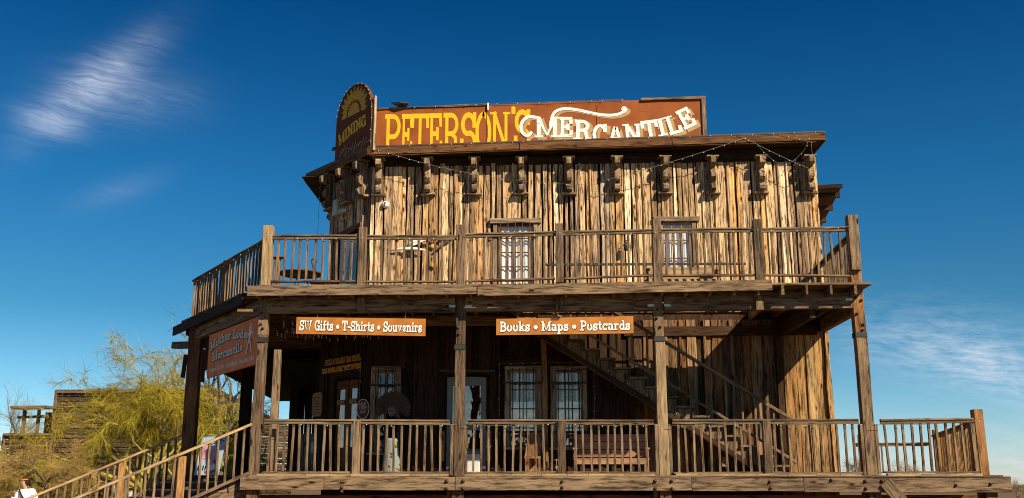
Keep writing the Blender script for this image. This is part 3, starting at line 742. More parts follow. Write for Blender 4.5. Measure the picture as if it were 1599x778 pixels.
# tall posts of the balcony rail
for (x_, zt, w_, wd_, m_k, la) in ((.03, 6.36, .18, .17, 'tan_wood', 'thick tan corner post where front and angled balcony railings meet'), (3.66, 6.36, .17, .13, 'weathered_wood', 'grey balcony post directly above the second porch post from the left'),
                        (7.32, 6.44, .165, .13, 'weathered_wood', 'grey balcony post directly above the third porch post, left of the curtained window'), (10.96, 6.50, .19, .18, 'beam_wood', 'tall balcony corner post at the right end against the sky')):
    m_ = MB(); m_.plank((x_, .0, UP+.005 if x_ < 10 else 5.46), (x_-.005, .0, zt), X, w_, wd_, seg=4, jit=.004, bev=.008, rnd=.3)
    tag(m_.build('balcony_post', m_k, None, origin=(x_, 0, UP)), la, 'post', 'tall posts of the balcony railing')
railing('porch_railing', 'lower porch railing under the SW Gifts sign beside the front stairs', (.14, 0, 0), (3.50, 0, 0), 2.765, 2.75, 1.825, 1.82, (1.69,), midw=.14)
railing('porch_railing', 'lower porch railing under the Books sign, in front of the red bench', (3.82, 0, 0), (7.16, 0, 0), 2.755, 2.745, 1.82, 1.82, (1.68,), midw=.15)
railing('porch_railing', 'lower porch railing in front of the inner balcony staircase', (7.48, 0, 0), (10.80, 0, 0), 2.75, 2.76, 1.81, 1.81, (1.67,), midw=.15)
railing('porch_railing', 'short lower porch railing right of the tallest post, against the sky', (11.18, 0, 0), (12.84, 0, 0), 2.75, 2.765, 1.82, 1.82, (), sp=.15)
railing('porch_railing', 'porch side railing with sunlit yellow balusters at the far right end', (12.98, .2, 0), (14.75, 6.9, 0), 2.76, 2.78, 1.84, 1.84, (6.75,), sp=.16, mat='beam_wood', midtop=.12, midw=.18, bal=BAL_SUNTONE)
railing('porch_railing', 'rear railing stub seen between balusters right of the tallest post', (13.0, 7.6, 0), (14.7, 7.0, 0), 2.62, 2.62, 1.9, 1.9, (.2,), sp=.55, midtop=.2)

# ------------------------------------------------------------------ inner staircase to the balcony
st = thing('balcony_staircase', 'grey plank staircase inside the porch rising left to the balcony', 'staircase', (9.9, 2.1, DECK))
rise, run = .190, .302; ns = 18
S0 = V((9.95, 0, DECK))
tr_ = MB()
for i in range(1, ns):
    z = DECK+rise*i; x_ = 9.95-run*i
    tr_.plank((x_+run/2, 1.72, z), (x_+run/2, 2.60, z), X, run+.035, .04, rnd=R.random())
tr_.build('tread', 'weathered_wood', st)
rs = MB()
for i in range(1, ns+1): rs.plank((9.95-run*(i-1)+.0, 1.75, DECK+rise*(i-.5)-.02), (9.95-run*(i-1), 2.58, DECK+rise*(i-.5)-.02), Z, rise-.045, .02)
rs.build('riser', 'dark_wood', st)
sg = MB()
sl = V((-run, 0, rise)).normalized(); a = V((9.95, 2.60, DECK)); L_ = ns*math.hypot(run, rise)
upn = V((rise, 0, run)).normalized()
sg.plank(a-upn*.02, a+sl*L_-upn*.02, upn, .28, .05, seg=4)
pf = [(0, 0)]
for i in range(ns): pf += [(-run*i, rise*(i+1)-.03), (-run*(i+1), rise*(i+1)-.03)]
pf += [(-run*ns, rise*ns-.32), (-.5, 0)]
sg.prism(pf, (9.95, 1.80, DECK), X, Z, Y, .05, rnd=.4)
sg.build('stringer', 'weathered_wood', st)
un = MB(); un.plank(V((9.6, 1.83, DECK))-upn*.02, V((9.6, 1.83, DECK))-upn*.02+sl*L_*.96, upn, .10, .09); un.build('lower_stringer', 'dark_wood', st)
hr = MB(); h0 = V((10.15, 1.76, 2.80)); hr.plank(h0, h0+sl*5.2, upn, .06, .06, seg=6, jit=.002); hr.build('handrail', 'weathered_wood', st)
hr = MB(); h1 = V((10.15, 1.76, 2.0)); hr.plank(h1, h1+sl*5.6, upn, .05, .05, seg=6, jit=.002); hr.build('bottom_rail', 'weathered_wood', st)
for i in range(15):
    q0 = h1+sl*(.15+.36*i)+V((0, .03, 0)); o = D.objects.new('baluster', BAL[i % 6]); COL.objects.link(o); o.parent = st
    o.location = q0-V(st.location); o.scale = (1, 1, .80 if i < 14 else .6)
sb = MB()
for (x_, z_) in ((9.4, 1.95), (8.9, 2.15), (8.75, 1.95)):
    sb = MB(); sb.plank((x_, 1.95, z_), (x_+.02, 1.95, z_+.18), X, .12, .03); sb.build('cleat', 'weathered_wood', st)

# ------------------------------------------------------------------ front staircase
fs_ = thing('porch_staircase', 'wide wooden front staircase descending left from the porch corner', 'staircase', (-2.5, .5, 0))
SD = V((-.825, -.565, 0)); SN = V((-.446/1.0, 0, 0))
drop = .446; run2 = .34; rise2 = run2*drop
tr_ = MB(); rs = MB(); na = V((-.02, .16, 0)); nb = V((0, 0, 0))+DD*4.35
for i in range(12):
    off = SD*(run2*(i+.5)+.12); z = DECK-rise2*(i+1)+.03
    tr_.plank(na+off+Z*z, nb+off+Z*z, SD, run2+.03, .045, seg=2, rnd=R.random())
    o2 = SD*(run2*i+.14); rs.plank(na+o2+Z*(z+rise2*.5), nb+o2+Z*(z+rise2*.5), Z, rise2-.03, .02)
tr_.build('tread', 'weathered_wood', fs_); rs.build('riser', 'dark_wood', fs_)
sg = MB(); dn = (SD - Z*drop).normalized(); pn = (Z*1 + SD*drop).normalized()
for q in (na, nb, (na+nb)/2): sg.plank(q+Z*(DECK-.12)+DD*.05, q+Z*(DECK-.12)+DD*.05+dn*4.4, pn, .3, .06, seg=3)
sg.build('stringer', 'weathered_wood', fs_)
for q, mat_, zt, s0, L_, nw in ((V((-.10, .02, 0)), 'tan_wood', 2.67, .0, 4.6, 1.30), (V((0, 0, 0))+DD*4.18+V((0, 0, 0)), 'tan_wood', 2.70, .05, 4.6, 1.46)):
    hr = MB(); a = q+Z*zt; hr.plank(a+dn*s0, a+dn*L_, DD, .09, .045, seg=8, jit=.002, rnd=.6, bev=.008); rl = hr.build('stair_rail', mat_, fs_, origin=a)
    hr = MB(); a2 = q+Z*(zt-.86); hr.plank(a2+dn*(s0+.0), a2+dn*L_, DD, .07, .05, seg=8, jit=.002, rnd=.4); hr.build('bottom_rail', 'weathered_wood', rl)
    for k_ in (nw, nw+1.9):
        hr = MB(); b0 = q+dn*k_+Z*(zt-1.15)+DD*.06; hr.plank(b0-Z*.6, b0+Z*1.1, SD, .14, .12, rnd=.9); hr.build('newel', 'orange_wood', rl)
    s = .14; k = 0
    while s < L_-.1:
        if abs(s-nw) > .1 and abs(s-nw-1.9) > .1:
            o = D.objects.new('baluster', BAL[k % 6]); COL.objects.link(o); o.parent = rl
            o.location = q+Z*(zt-.85)+dn*s - a; o.scale = (1, 1, .83); o.rotation_euler = (R.gauss(0, .01), R.gauss(0, .01), math.atan2(SD.y, SD.x))
        s += .165; k += 1

# ------------------------------------------------------------------ lettering
def arc(cx, cy, rx, ry, a0, a1, n=10): return [(cx+rx*math.cos(rad(a0+(a1-a0)*i/n)), cy+ry*math.sin(rad(a0+(a1-a0)*i/n))) for i in range(n+1)]
# glyph: (advance, strokes[(points, width factor)], serifs[(x, y, length)])
def GL():
    g = {}; s = 1.0
    T, B_ = .93, .07
    def st(x, y0=B_, y1=T): return [(x, y0), (x, y1)]
    g['I'] = (.42, [st(.21)], [(.21, B_, .36), (.21, T, .36)])
    g['T'] = (.72, [st(.36), [(.05, T), (.67, T)]], [(.36, B_, .36)]); g['T'][1].append([(.07, T), (.05, .68)]); g['T'][1].append([(.65, T), (.67, .68)])
    g['L'] = (.62, [st(.18), [(.1, B_), (.58, B_)], [(.56, B_), (.57, .32)]], [(.18, T, .34)])
    g['E'] = (.66, [st(.18), [(.1, B_), (.60, B_)], [(.1, T), (.58, T)], [(.2, .5), (.44, .5)], [(.58, B_), (.60, .3)], [(.56, T), (.58, .7)], [(.44, .38), (.44, .62)]], [])
    g['F'] = (.64, [st(.18), [(.1, T), (.58, T)], [(.2, .5), (.44, .5)], [(.56, T), (.58, .7)], [(.44, .38), (.44, .62)]], [(.18, B_, .34)])
    g['P'] = (.66, [st(.18), [(.1, T)]+arc(.36, .69, .22, .24, 90, -90)+[(.2, .45)]], [(.18, B_, .34)])
    g['B'] = (.68, [st(.18), [(.1, T)]+arc(.34, .73, .2, .2, 90, -90)+[(.2, .53)], [(.3, .53)]+arc(.36, .30, .24, .23, 90, -90)+[(.08, .07)]], [])
    g['R'] = (.72, [st(.18), [(.08, T)]+arc(.34, .71, .22, .22, 90, -90)+[(.2, .49)], [(.36, .49), (.50, .40), (.54, .12), (.66, B_)]], [(.18, B_, .32)])
    g['S'] = (.62, [arc(.32, .70, .20, .23, 20, 250, 10)+arc(.32, .29, .22, .22, 70, -160, 10)[0:], [(.52, .66), (.53, .95)], [(.09, .05), (.09, .33)]], [])
    g['O'] = (.68, [arc(.34, .5, .25, .43, 90, 450, 18)], [])
    g['C'] = (.66, [arc(.36, .5, .26, .43, 40, 320, 14), [(.57, .66), (.58, .96)]], [])
    g['G'] = (.72, [arc(.36, .5, .26, .43, 45, 330, 14), [(.57, .68), (.58, .96)], [(.60, .06), (.60, .42)]], [(.56, .44, .26)])
    g['D'] = (.70, [st(.18), [(.08, T)]+arc(.30, .5, .30, .43, 90, -90, 12)+[(.08, B_)]], [])
    g['H'] = (.78, [st(.18), st(.60), [(.18, .5), (.60, .5)]], [(.18, B_, .28), (.18, T, .28), (.60, B_, .28), (.60, T, .28)])
    g['N'] = (.80, [st(.17), st(.63), [(.17, T), (.63, B_)]], [(.15, B_, .26), (.12, T, .24), (.65, T, .26)])
    g['M'] = (.98, [st(.17), st(.81), [(.17, T), (.49, .12), (.81, T)]], [(.17, B_, .28), (.11, T, .2), (.81, B_, .28), (.87, T, .2)])
    g['A'] = (.74, [[(.12, B_), (.34, T), (.40, T), (.62, B_)], [(.22, .36), (.52, .36)]], [(.12, B_, .24), (.62, B_, .24)])
    g['V'] = (.74, [[(.12, T), (.37, B_), (.62, T)]], [(.12, T, .24), (.62, T, .24)])
    g['Y'] = (.72, [[(.12, T), (.36, .45)], [(.60, T), (.36, .45)], [(.36, .45), (.36, B_)]], [(.12, T, .24), (.60, T, .24), (.36, B_, .3)])
    g['W'] = (1.0, [[(.12, T), (.30, B_), (.5, .85), (.70, B_), (.88, T)]], [(.12, T, .24), (.88, T, .24), (.5, .88, .2)])
    g['U'] = (.74, [[(.17, T)]+arc(.37, .30, .20, .23, 180, 360, 10)+[(.57, T)]], [(.17, T, .28), (.57, T, .28)])
    x = .66
    g['o'] = (.60, [arc(.30, .35, .20, .27, 90, 450, 14)], [])
    g['a'] = (.60, [arc(.26, .22, .16, .15, 90, 450, 10), [(.10, .56)]+arc(.28, .44, .16, .18, 110, 0, 6)+[(.44, .08), (.56, .08)]], [])
    g['b'] = (.60, [[(.14, T), (.14, .08)], arc(.30, .33, .18, .25, 140, -140, 10)], [(.10, T, .18)])
    g['d'] = (.62, [[(.46, T), (.46, .08)], arc(.30, .33, .18, .25, 40, 320, 10)], [(.40, T, .18), (.52, .08, .14)])
    g['p'] = (.62, [[(.15, .60), (.15, -.24)], arc(.32, .33, .18, .25, 140, -140, 10)], [(.15, -.24, .28), (.10, .60, .16)])
    g['c'] = (.54, [arc(.30, .35, .20, .27, 50, 310, 10), [(.45, .46), (.46, .64)]], [])
    g['e'] = (.56, [[(.12, .36), (.46, .36)]+arc(.29, .37, .17, .24, 0, 320, 12)], [])
    g['f'] = (.46, [[(.20, .08), (.20, .72)]+arc(.33, .74, .13, .18, 180, 60, 5)], [(.20, .08, .30), (.22, .58, .34)])
    g['h'] = (.66, [[(.16, .08), (.16, T)], [(.16, .46)]+arc(.34, .46, .15, .15, 150, 0, 6)+[(.49, .08)]], [(.16, .08, .24), (.12, T, .18), (.50, .08, .24)])
    g['n'] = (.66, [[(.16, .08), (.16, .62)], [(.16, .46)]+arc(.34, .46, .15, .15, 150, 0, 6)+[(.49, .08)]], [(.16, .08, .24), (.12, .60, .18), (.50, .08, .24)])
    g['m'] = (.92, [[(.14, .08), (.14, .62)], [(.14, .48)]+arc(.30, .46, .13, .14, 150, 0, 6)+[(.43, .08)], [(.45, .48)]+arc(.60, .46, .13, .14, 150, 0, 6)+[(.73, .08)]], [(.14, .08, .2), (.73, .08, .2), (.43, .08, .18)])
    g['i'] = (.36, [[(.18, .08), (.18, .60)], [(.18, .78), (.18, .92)]], [(.18, .08, .30), (.14, .60, .20)])
    g['l'] = (.36, [[(.18, .08), (.18, T)]], [(.18, .08, .30), (.14, T, .20)])
    g['t'] = (.44, [[(.20, .84), (.20, .18), (.30, .08), (.40, .12)]], [(.21, .60, .36)])
    g['r'] = (.52, [[(.17, .08), (.17, .62)], [(.17, .44)]+arc(.34, .44, .15, .16, 150, 40, 5)], [(.18, .08, .30), (.12, .60, .18)])
    g['s'] = (.50, [arc(.25, .48, .14, .14, 20, 250, 8)+arc(.25, .21, .16, .14, 70, -160, 8), [(.39, .46), (.40, .64)], [(.08, .05), (.08, .24)]], [])
    g['u'] = (.66, [[(.15, .60)]+arc(.30, .24, .15, .17, 180, 300, 7)+[(.47, .20)], [(.47, .60), (.47, .08), (.58, .08)]], [(.12, .60, .18), (.44, .60, .18)])
    g['v'] = (.58, [[(.12, .60), (.29, .10), (.46, .60)]], [(.12, .60, .20), (.46, .60, .20)])
    g['w'] = (.8, [[(.12, .60), (.26, .10), (.40, .55), (.54, .10), (.68, .60)]], [(.12, .60, .20), (.68, .60, .20)])
    g['y'] = (.58, [[(.12, .60), (.30, .12)], [(.47, .60), (.24, -.22), (.10, -.22)]], [(.12, .60, .20), (.47, .60, .20)])
    g['g'] = (.60, [arc(.28, .33, .18, .25, 0, 360, 12), [(.46, .60), (.46, -.10), (.36, -.24), (.14, -.22)]], [(.50, .60, .16)])
    g['k'] = (.64, [[(.16, .08), (.16, T)], [(.20, .32), (.46, .60)], [(.28, .40), (.50, .08)]], [(.16, .08, .24), (.12, T, .18), (.46, .60, .2), (.52, .08, .2)])
    g['-'] = (.40, [[(.06, .38), (.34, .38)]], [])
    g["'"] = (.24, [[(.12, 1.0), (.12, .72)]], [])
    g['!'] = (.3, [[(.15, 1.0), (.15, .32)], [(.15, .18), (.15, .06)]], [])
    g['"'] = (.34, [[(.10, 1.0), (.10, .75)], [(.24, 1.0), (.24, .75)]], [])
    g['&'] = (.7, [arc(.3, .74, .13, .17, -60, 240, 10)+[(.6, .08)], arc(.3, .28, .2, .21, 110, 370, 10)], [])
    g['*'] = (.44, [[(.06, .40), (.38, .40)], [(.14, .26), (.30, .54)], [(.30, .26), (.14, .54)]], [])
    g[','] = (.24, [[(.12, .12), (.08, -.08)]], []); g['.'] = (.24, [[(.12, .16), (.12, .02)]], [])
    g[' '] = (.34, [], [])
    return g
GLY = GL()
def strip(mb, pts, w, tr, dz):
    """flat ribbon with mitred joints; tr maps (x,y,height) to the world"""
    n = len(pts); L = []; Rr = []
    for i in range(n):
        a = pts[max(i-1, 0)]; b = pts[min(i+1, n-1)]
        dx, dy = b[0]-a[0], b[1]-a[1]; q = math.hypot(dx, dy) or 1
        nx, ny = -dy/q*w/2, dx/q*w/2; x, y = pts[i]
        if i == 0: x -= dx/q*w*.3; y -= dy/q*w*.3
        if i == n-1: x += dx/q*w*.3; y += dy/q*w*.3
        L.append(tr(x+nx, y+ny, dz)); Rr.append(tr(x-nx, y-ny, dz))
    mb.add(L+Rr, [[i, n+i, n+i+1, i+1] for i in range(n-1)], None, .5)
def smooth(p, k=4):
    o = []
    for i in range(len(p)-1):
        a, b, c, d = p[max(i-1, 0)], p[i], p[i+1], p[min(i+2, len(p)-1)]
        for j in range(k):
            t = j/k; o.append(tuple(.5*((2*b[q])+(c[q]-a[q])*t+(2*a[q]-5*b[q]+4*c[q]-d[q])*t*t+(3*b[q]-a[q]-3*c[q]+d[q])*t**3) for q in (0, 1)))
    return o+[p[-1]]
def glyph(mb, ch, tr, w=.2, sf=.13, grow=0.0, h0=0.0):
    k = 0
    for s in GLY[ch][1]:
        if len(s) > 1: strip(mb, s, w+grow, tr, h0+k*.00035); k += 1
    for (x, y, l) in GLY[ch][2]:
        strip(mb, [(x-l/2-grow/2, y), (x+l/2+grow/2, y)], sf+grow, tr, h0+k*.00035); k += 1
def textline(mb, txt, O, ax, ay, an, width, h, w=.2, grow=0.0, h0=.003, curve=None, dx=0, dy=0, rot=0, sf=.13):
    tot = sum(GLY[c][0] for c in txt); k = width/tot; x = 0; O, ax, ay, an = V(O), V(ax), V(ay), V(an)
    for c in txt:
        adv = GLY[c][0]*k
        yo, sl = (curve(( x+adv/2)/width) if curve else (0, 0))
        def tr(px, py, pz, x=x, yo=yo, sl=sl):
            gx = px*k; gy = py*h
            return O + ax*(x+gx-sl*(gy)*.8+dx) + ay*(gy+yo+sl*(gx-adv/2)+dy) + an*(h0+pz)
        glyph(mb, c, tr, w, sf, grow); x += adv

# hanging board signs
def hang_sign(label, x0, x1, zl0, zl1, zr0, zr1, txt, th=.04, notch=False):
    s = thing('hanging_sign', label, 'sign', ((x0+x1)/2, -.05, zl1), 'orange board signs hanging over the porch front')
    poly = [(x0, zl0), (x1, zr0), (x1, zr1), (x0, zl1)]
    if notch: xm = x0+(x1-x0)*.40; poly = [(x0, zl0), (x1, zr0), (x1, zr1), (xm+.17, zl1+(zr1-zl1)*.46), (xm+.13, zl1-.035), (xm, zl1-.035), (xm-.01, zl1+(zr1-zl1)*.38), (x0, zl1)]
    m_ = MB(); m_.prism(poly, (0, -.03, 0), X, Z, -Y, th); m_.build('board', 'sign_orange', s)
    if notch:
        m_ = MB(); m_.box((xm+.08, -.02, zl1-.03), (.26, .02, .10)); m_.build('patch', 'paint_dark', s)
    ww = x1-x0; slp = (zr0-zl0)/ww; h = (zl1-zl0)*.62
    ax = V((1, 0, slp)).normalized()
    sh_ = MB(); textline(sh_, txt, (x0+.06, -.03-th, zl0+(zl1-zl0)*.20), ax, Z, -Y, ww-.12, h, w=.165, grow=.07, dx=.005, dy=-.007, sf=.12); sh_.build('letter_shadow', 'paint_dark', s)
    lt = MB(); textline(lt, txt, (x0+.06, -.03-th, zl0+(zl1-zl0)*.20), ax, Z, -Y, ww-.12, h, w=.165, h0=.008, sf=.12); lt.build('lettering', 'paint_white', s)
    wr = MB()
    for x_ in (x0+.38, x1-.38): wr.tube([(x_, -.05, max(zl1, zr1)-.03), (x_, -.03, 4.72)], .005, 5)
    wr.build('hanger_wire', 'zinc', s); return s
hang_sign('orange hanging sign reading SW Gifts, T-Shirts, Souvenirs', .65, 3.03, 4.305, 4.615, 4.255, 4.575, 'SW Gifts * T-Shirts * Souvenirs')
hang_sign('orange hanging sign reading Books, Maps, Postcards', 4.33, 6.835, 4.268, 4.568, 4.295, 4.612, 'Books * Maps * Postcards', notch=True)

# Mother Lode sign on the angled corner
s = thing('corner_sign', 'rust orange sign reading Mother Lode Mercantile on the angled porch corner', 'sign', tuple(DD*1.8+Z*3.78))
def ml(u_, z, o=0.0): return DD*u_ + Z*z + DN*(.0+o)
m_ = MB(); m_.prism([(.22, 3.78), (3.24, 3.77), (3.24, 4.68), (.22, 4.67)], DN*-.04, DD, Z, DN, .04); m_.build('board', 'sign_rust', s)
def cv(a, b): return lambda t: (a*(1-(2*t-1)**2), -b*(2*t-1))
for txt, u0, u1, z, h, c_, in (('Mother Lode', 3.08, .82, 4.31, .19, cv(.11, .16)), ('Mercantile', 2.90, 1.0, 4.09, .18, lambda t: (.02*t, .02))):
    a_ = MB(); textline(a_, txt, DD*u0+Z*z, -DD, Z, DN, u0-u1, h, w=.16, grow=.05, curve=c_, dx=.014, dy=-.016); a_.build('letter_shadow', 'paint_dark', s)
    a_ = MB(); textline(a_, txt, DD*u0+Z*z, -DD, Z, DN, u0-u1, h, w=.165, curve=c_, h0=.008); a_.build('lettering', 'paint_grey', s)
a_ = MB(); textline(a_, 'Treasures Old & New , Candy Shoppe & Homemade Fudge', DD*3.06+Z*3.87, -DD, Z, DN, 2.72, .10, w=.2, h0=.006); a_.build('lettering', 'paint_grey', s)
a_ = MB()    # prospector-like emblem: a plain figure with a pickaxe
for pl, w_ in (([(.60, 4.58), (.62, 4.50)], .07), ([(.62, 4.50), (.64, 4.30)], .12), ([(.62, 4.46), (.76, 4.36), (.80, 4.26)], .045), ([(.60, 4.45), (.48, 4.38), (.42, 4.44)], .045),
               ([(.62, 4.30), (.72, 4.18), (.76, 4.04)], .055), ([(.64, 4.30), (.54, 4.18), (.50, 4.06)], .055), ([(.80, 4.40), (.74, 4.22)], .02), ([(.86, 4.36), (.80, 4.41), (.72, 4.42)], .025), ([(.80, 4.03), (.70, 4.04)], .03)):
    strip(a_, [(-x, y) for x, y in pl], w_, lambda x, y, z: DD*(-x)+Z*y+DN*(.006+z), .0003*len(a_.v))
a_.build('emblem', 'paint_grey', s)

# parapet sign
s = thing('parapet_sign', "long rust brown rooftop sign reading PETERSON'S MERCANTILE in yellow and white", 'sign', (5.2, 2.65, 8.8))
m_ = MB()
m_.prism([(1.50, 8.60), (8.72, 8.70), (8.72, 9.88), (6.0, 9.85), (4.02, 9.78), (1.50, 9.69)], (0, 2.64, 0), X, Z, Y, .03); m_.build('board', 'sign_brown', s)
m_ = MB(); m_.plank((8.77, 2.63, 8.7), (8.77, 2.63, 9.92), X, .09, .06, seg=3); m_.plank((7.40, 2.615, 9.87), (8.82, 2.615, 9.905), Z, .06, .05, seg=3, jit=.004)
m_.plank((1.50, 2.63, 9.70), (4.0, 2.63, 9.785), Z, .035, .04, seg=8, jit=.006); m_.build('trim', 'beam_wood', s)
m_ = MB(); m_.box((4.03, 2.60, 9.73), (.035, .03, .16)); m_.build('white_tab', 'paint_white', s)
m_ = MB()
for x_ in (4.0, 6.42): m_.box((x_, 2.636, 9.25), (.012, .01, 1.0), bev=.001)
m_.build('panel_joint', 'paint_dark', s)
m_ = MB(); m_.plank((2.0, 2.5, 9.80), (2.12, 2.9, 9.86), X, .22, .03); m_.plank((2.20, 2.5, 9.80), (2.08, 2.9, 9.86), X, .2, .03); m_.build('roof_vent', 'iron', s)
for i in range(5):
    pass
m_ = MB()
for x_ in (2.0, 3.6, 5.2, 6.8, 8.4): m_.plank((x_, 2.72, 9.5), (x_, 3.6, 8.7), X, .08, .05)
m_.build('brace', 'weathered_wood', s)
def letter_at(mb, ch, x0, x1, zb, h, y, w=.2, rot=0.0, grow=0.0, dx=0, dz=0, h0=.0, sf=.13):
    k = (x1-x0)/GLY[ch][0]; cr_, sr = math.cos(rot), math.sin(rot); cx = (x0+x1)/2; cz = zb+h/2
    def tr(px, py, pz):
        a, b = x0+px*k-cx, zb+py*h-cz
        return V((cx+a*cr_-b*sr+dx, y-h0-pz, cz+a*sr+b*cr_+dz))
    glyph(mb, ch, tr, w, sf, grow)
yl = MB()
for ch, x0, x1, zt in (('P', 1.72, 2.12, 9.59), ('E', 2.10, 2.37, 9.595), ('T', 2.34, 2.73, 9.60), ('E', 2.70, 3.03, 9.605), ('R', 3.02, 3.44, 9.615), ('S', 3.40, 3.79, 9.62), ('O', 3.74, 4.12, 9.63), ('N', 4.08, 4.52, 9.65), ("'", 4.50, 4.68, 9.72), ('S', 4.58, 4.98, 9.68)):
    letter_at(yl, ch, x0, x1, zt-(.98 if ch != "'" else .5), .98 if ch != "'" else .5, 2.636, w=.115 if ch not in "SO" else .125, sf=.05)
yl.build('yellow_lettering', 'paint_yellow', s)
M_ = (('M', 5.05, 5.60, 9.00, .50, 0), ('E', 5.58, 5.89, 9.02, .46, -.03), ('R', 5.91, 6.30, 8.94, .47, -.05), ('C', 6.31, 6.64, 8.82, .49, 0), ('A', 6.65, 7.00, 8.80, .47, 0), ('N', 7.00, 7.40, 8.84, .48, .04), ('T', 7.40, 7.76, 8.92, .47, .12), ('I', 7.72, 7.94, 9.02, .42, .2), ('L', 7.92, 8.24, 9.07, .44, .28), ('E', 8.20, 8.53, 9.20, .46, .45))
for nm, mat_, dx, dz, yy, gr in (('lettering_shade', 'paint_shadow', .075, -.045, 2.637, .02), ('white_lettering', 'paint_white_worn', 0, 0, 2.630, .0)):
    a_ = MB()
    for ch, x0, x1, zb, h, rot in M_: letter_at(a_, ch, x0, x1, zb, h, yy, w=.155, rot=rot, grow=gr, dx=dx, dz=dz, sf=.085)
    sw = smooth([(5.40, 9.28), (5.44, 9.48), (5.52, 9.61), (5.70, 9.675), (5.98, 9.65), (6.40, 9.55), (6.68, 9.515), (6.90, 9.54), (7.04, 9.61)])
    T_ = lambda x, y, z: V((x+dx, yy-z-.002, y+dz))
    strip(a_, sw, .066, T_, .0)
    dv = [T_(7.03+.065*math.cos(rad(q)), 9.655+.065*math.sin(rad(q)), .0006) for q in range(0, 360, 24)]; a_.add(dv, [list(range(len(dv)))], None, .5)
    strip(a_, smooth([(4.98, 9.13), (4.93, 9.07), (4.85, 9.07), (4.77, 9.16), (4.76, 9.30), (4.82, 9.42), (4.93, 9.495), (5.12, 9.47)]), .072, T_, .001)
    a_.build(nm, mat_, s)

# arched MINING sign
MP = V((1.46, 2.3, 0))
s = thing('arched_sign', 'dark arched rooftop sign with gold sunburst above the word MINING', 'sign', tuple(MP+CD*.6+Z*8.6))
out = [(-.12, 8.55), (-.12, 9.60), (-.05, 9.88), (.05, 10.04), (.20, 10.20), (.38, 10.30), (.60, 10.345), (.82, 10.32), (1.0, 10.25), (1.14, 10.16), (1.24, 10.02), (1.32, 9.86), (1.37, 9.6), (1.38, 8.5)]
m_ = MB(); m_.prism(out, MP, CD, Z, -CN, .05); m_.build('board', 'mining_brown', s)
m_ = MB(); m_.plank(MP-CD*.16-CN*.04+Z*8.6, MP-CD*.16-CN*.04+Z*9.84, CD, .05, .06, rnd=.6); m_.build('edge_post', 'frame_wood', s)
m_ = MB(); m_.plank(MP+CD*1.43+Z*9.0, MP+CD*1.43+Z*9.06, CD, .12, .05); m_.build('side_block', 'iron', s)
TM = lambda x, y, z: MP - CD*x + Z*y + CN*(.004+z)
a_ = MB()
def leaf(mb, cx, cy, ang, r0, r1, w, dz):
    pts = []
    for i in range(7):
        t = i/6; pts.append((r0+(r1-r0)*t, w*math.sin(math.pi*min(.97, t*.9+.08))))
    ca, sa = math.cos(ang), math.sin(ang)
    A_ = [TM(cx+x*ca-y*sa, cy+x*sa+y*ca, dz) for x, y in pts]; B2 = [TM(cx+x*ca+y*sa, cy+x*sa-y*ca, dz) for x, y in pts]
    n = len(pts); mb.add(A_+B2, [[i, n+i, n+i+1, i+1] for i in range(n-1)], None, .5)
for i in range(13):
    an = rad(2+176*i/12); leaf(a_, -.63, 9.66, an+.0, .28, (.52 if i in (0, 12, 1, 11) else .62), .062, .0004*i)
hub = [(-.63+.25*math.cos(rad(t)), 9.62+.29*math.sin(rad(t))) for t in range(0, 181, 15)]
hv = [TM(x, y, .008) for x, y in hub]; a_.add(hv, [list(range(len(hv)))], None, .5)
a_.build('sunburst', 'paint_gold_dull', s)
a_ = MB(); textline(a_, 'MINING', MP+CD*1.22+Z*9.18, -CD, Z, CN, 1.12, .26, w=.22, curve=lambda t: (-.16*(1-t)+.05*t+.05*math.sin(math.pi*t), .18), h0=.006); a_.build('lettering', 'paint_gold', s)
a_ = MB()
for i in range(11):
    x = -1.15+i*.11; strip(a_, [(x, 8.78+.06*math.sin(i*2.1)), (x+.05, 8.86+.05*math.sin(i)), (x+.10, 8.92+.06*math.sin(i*1.7))], .04, TM, .0005*i+.002)
a_.build('scroll_ornament', 'paint_tan', s)

# signs around the corner door
s = thing('fudge_sign', 'dark wooden sign advertising fudge available year round above corner door', 'sign', tuple(cpt(.8, 3.98, .1)))
m_ = MB(); m_.plank(cpt(1.50, 4.20, .10), cpt(.02, 4.22, .10), Z, .17, .03); m_.plank(cpt(1.60, 4.02, .10), cpt(-.02, 4.04, .10), Z, .15, .03); m_.build('board', 'dark_wood', s)
a_ = MB(); textline(a_, 'FUDGE AVAILABLE YEAR ROUND', cpt(1.47, 4.14, .117), -CD, Z, CN, 1.42, .13, w=.2); a_.build('lettering', 'paint_gold_dull', s)
a_ = MB(); textline(a_, 'COME IN! FOR A FREE "TASTE" OF FUDGE', cpt(1.58, 3.975, .117), -CD, Z, CN, 1.58, .11, w=.22); a_.build('lettering', 'paint_gold', s)
s = thing('notice_board', 'small tan notice board with notched corners hanging left of corner door', 'sign', tuple(cpt(1.78, 3.06, .12)))
nb_ = [(-.20, .06), (-.15, 0), (.15, 0), (.20, .06), (.20, .46), (.15, .52), (-.15, .52), (-.20, .46)]
m_ = MB(); m_.prism(nb_, cpt(1.74, 3.06, .10), CD, Z, CN, .025); m_.build('board', 'sign_wood_tan', s)
a_ = MB()
for i in range(6):
    for j in range(4):
        if (i*4+j) % 7 != 5: strip(a_, [(-.15+j*.08, .08+i*.065), (-.10+j*.08, .08+i*.065)], .022, lambda x, y, z: cpt(1.74-x, 3.06+y, .128+z), 0)
a_.build('lettering', 'paint_dark', s)
m_ = MB(); m_.tube([cpt(1.74, 3.58, .11), cpt(1.74, 4.9, .11)], .006, 5); m_.build('hanger_wire', 'iron', s)
s = thing('oval_sign', 'purple oval sign reading OLD WEST right of corner door', 'sign', (1.5, 2.5, 2.9))
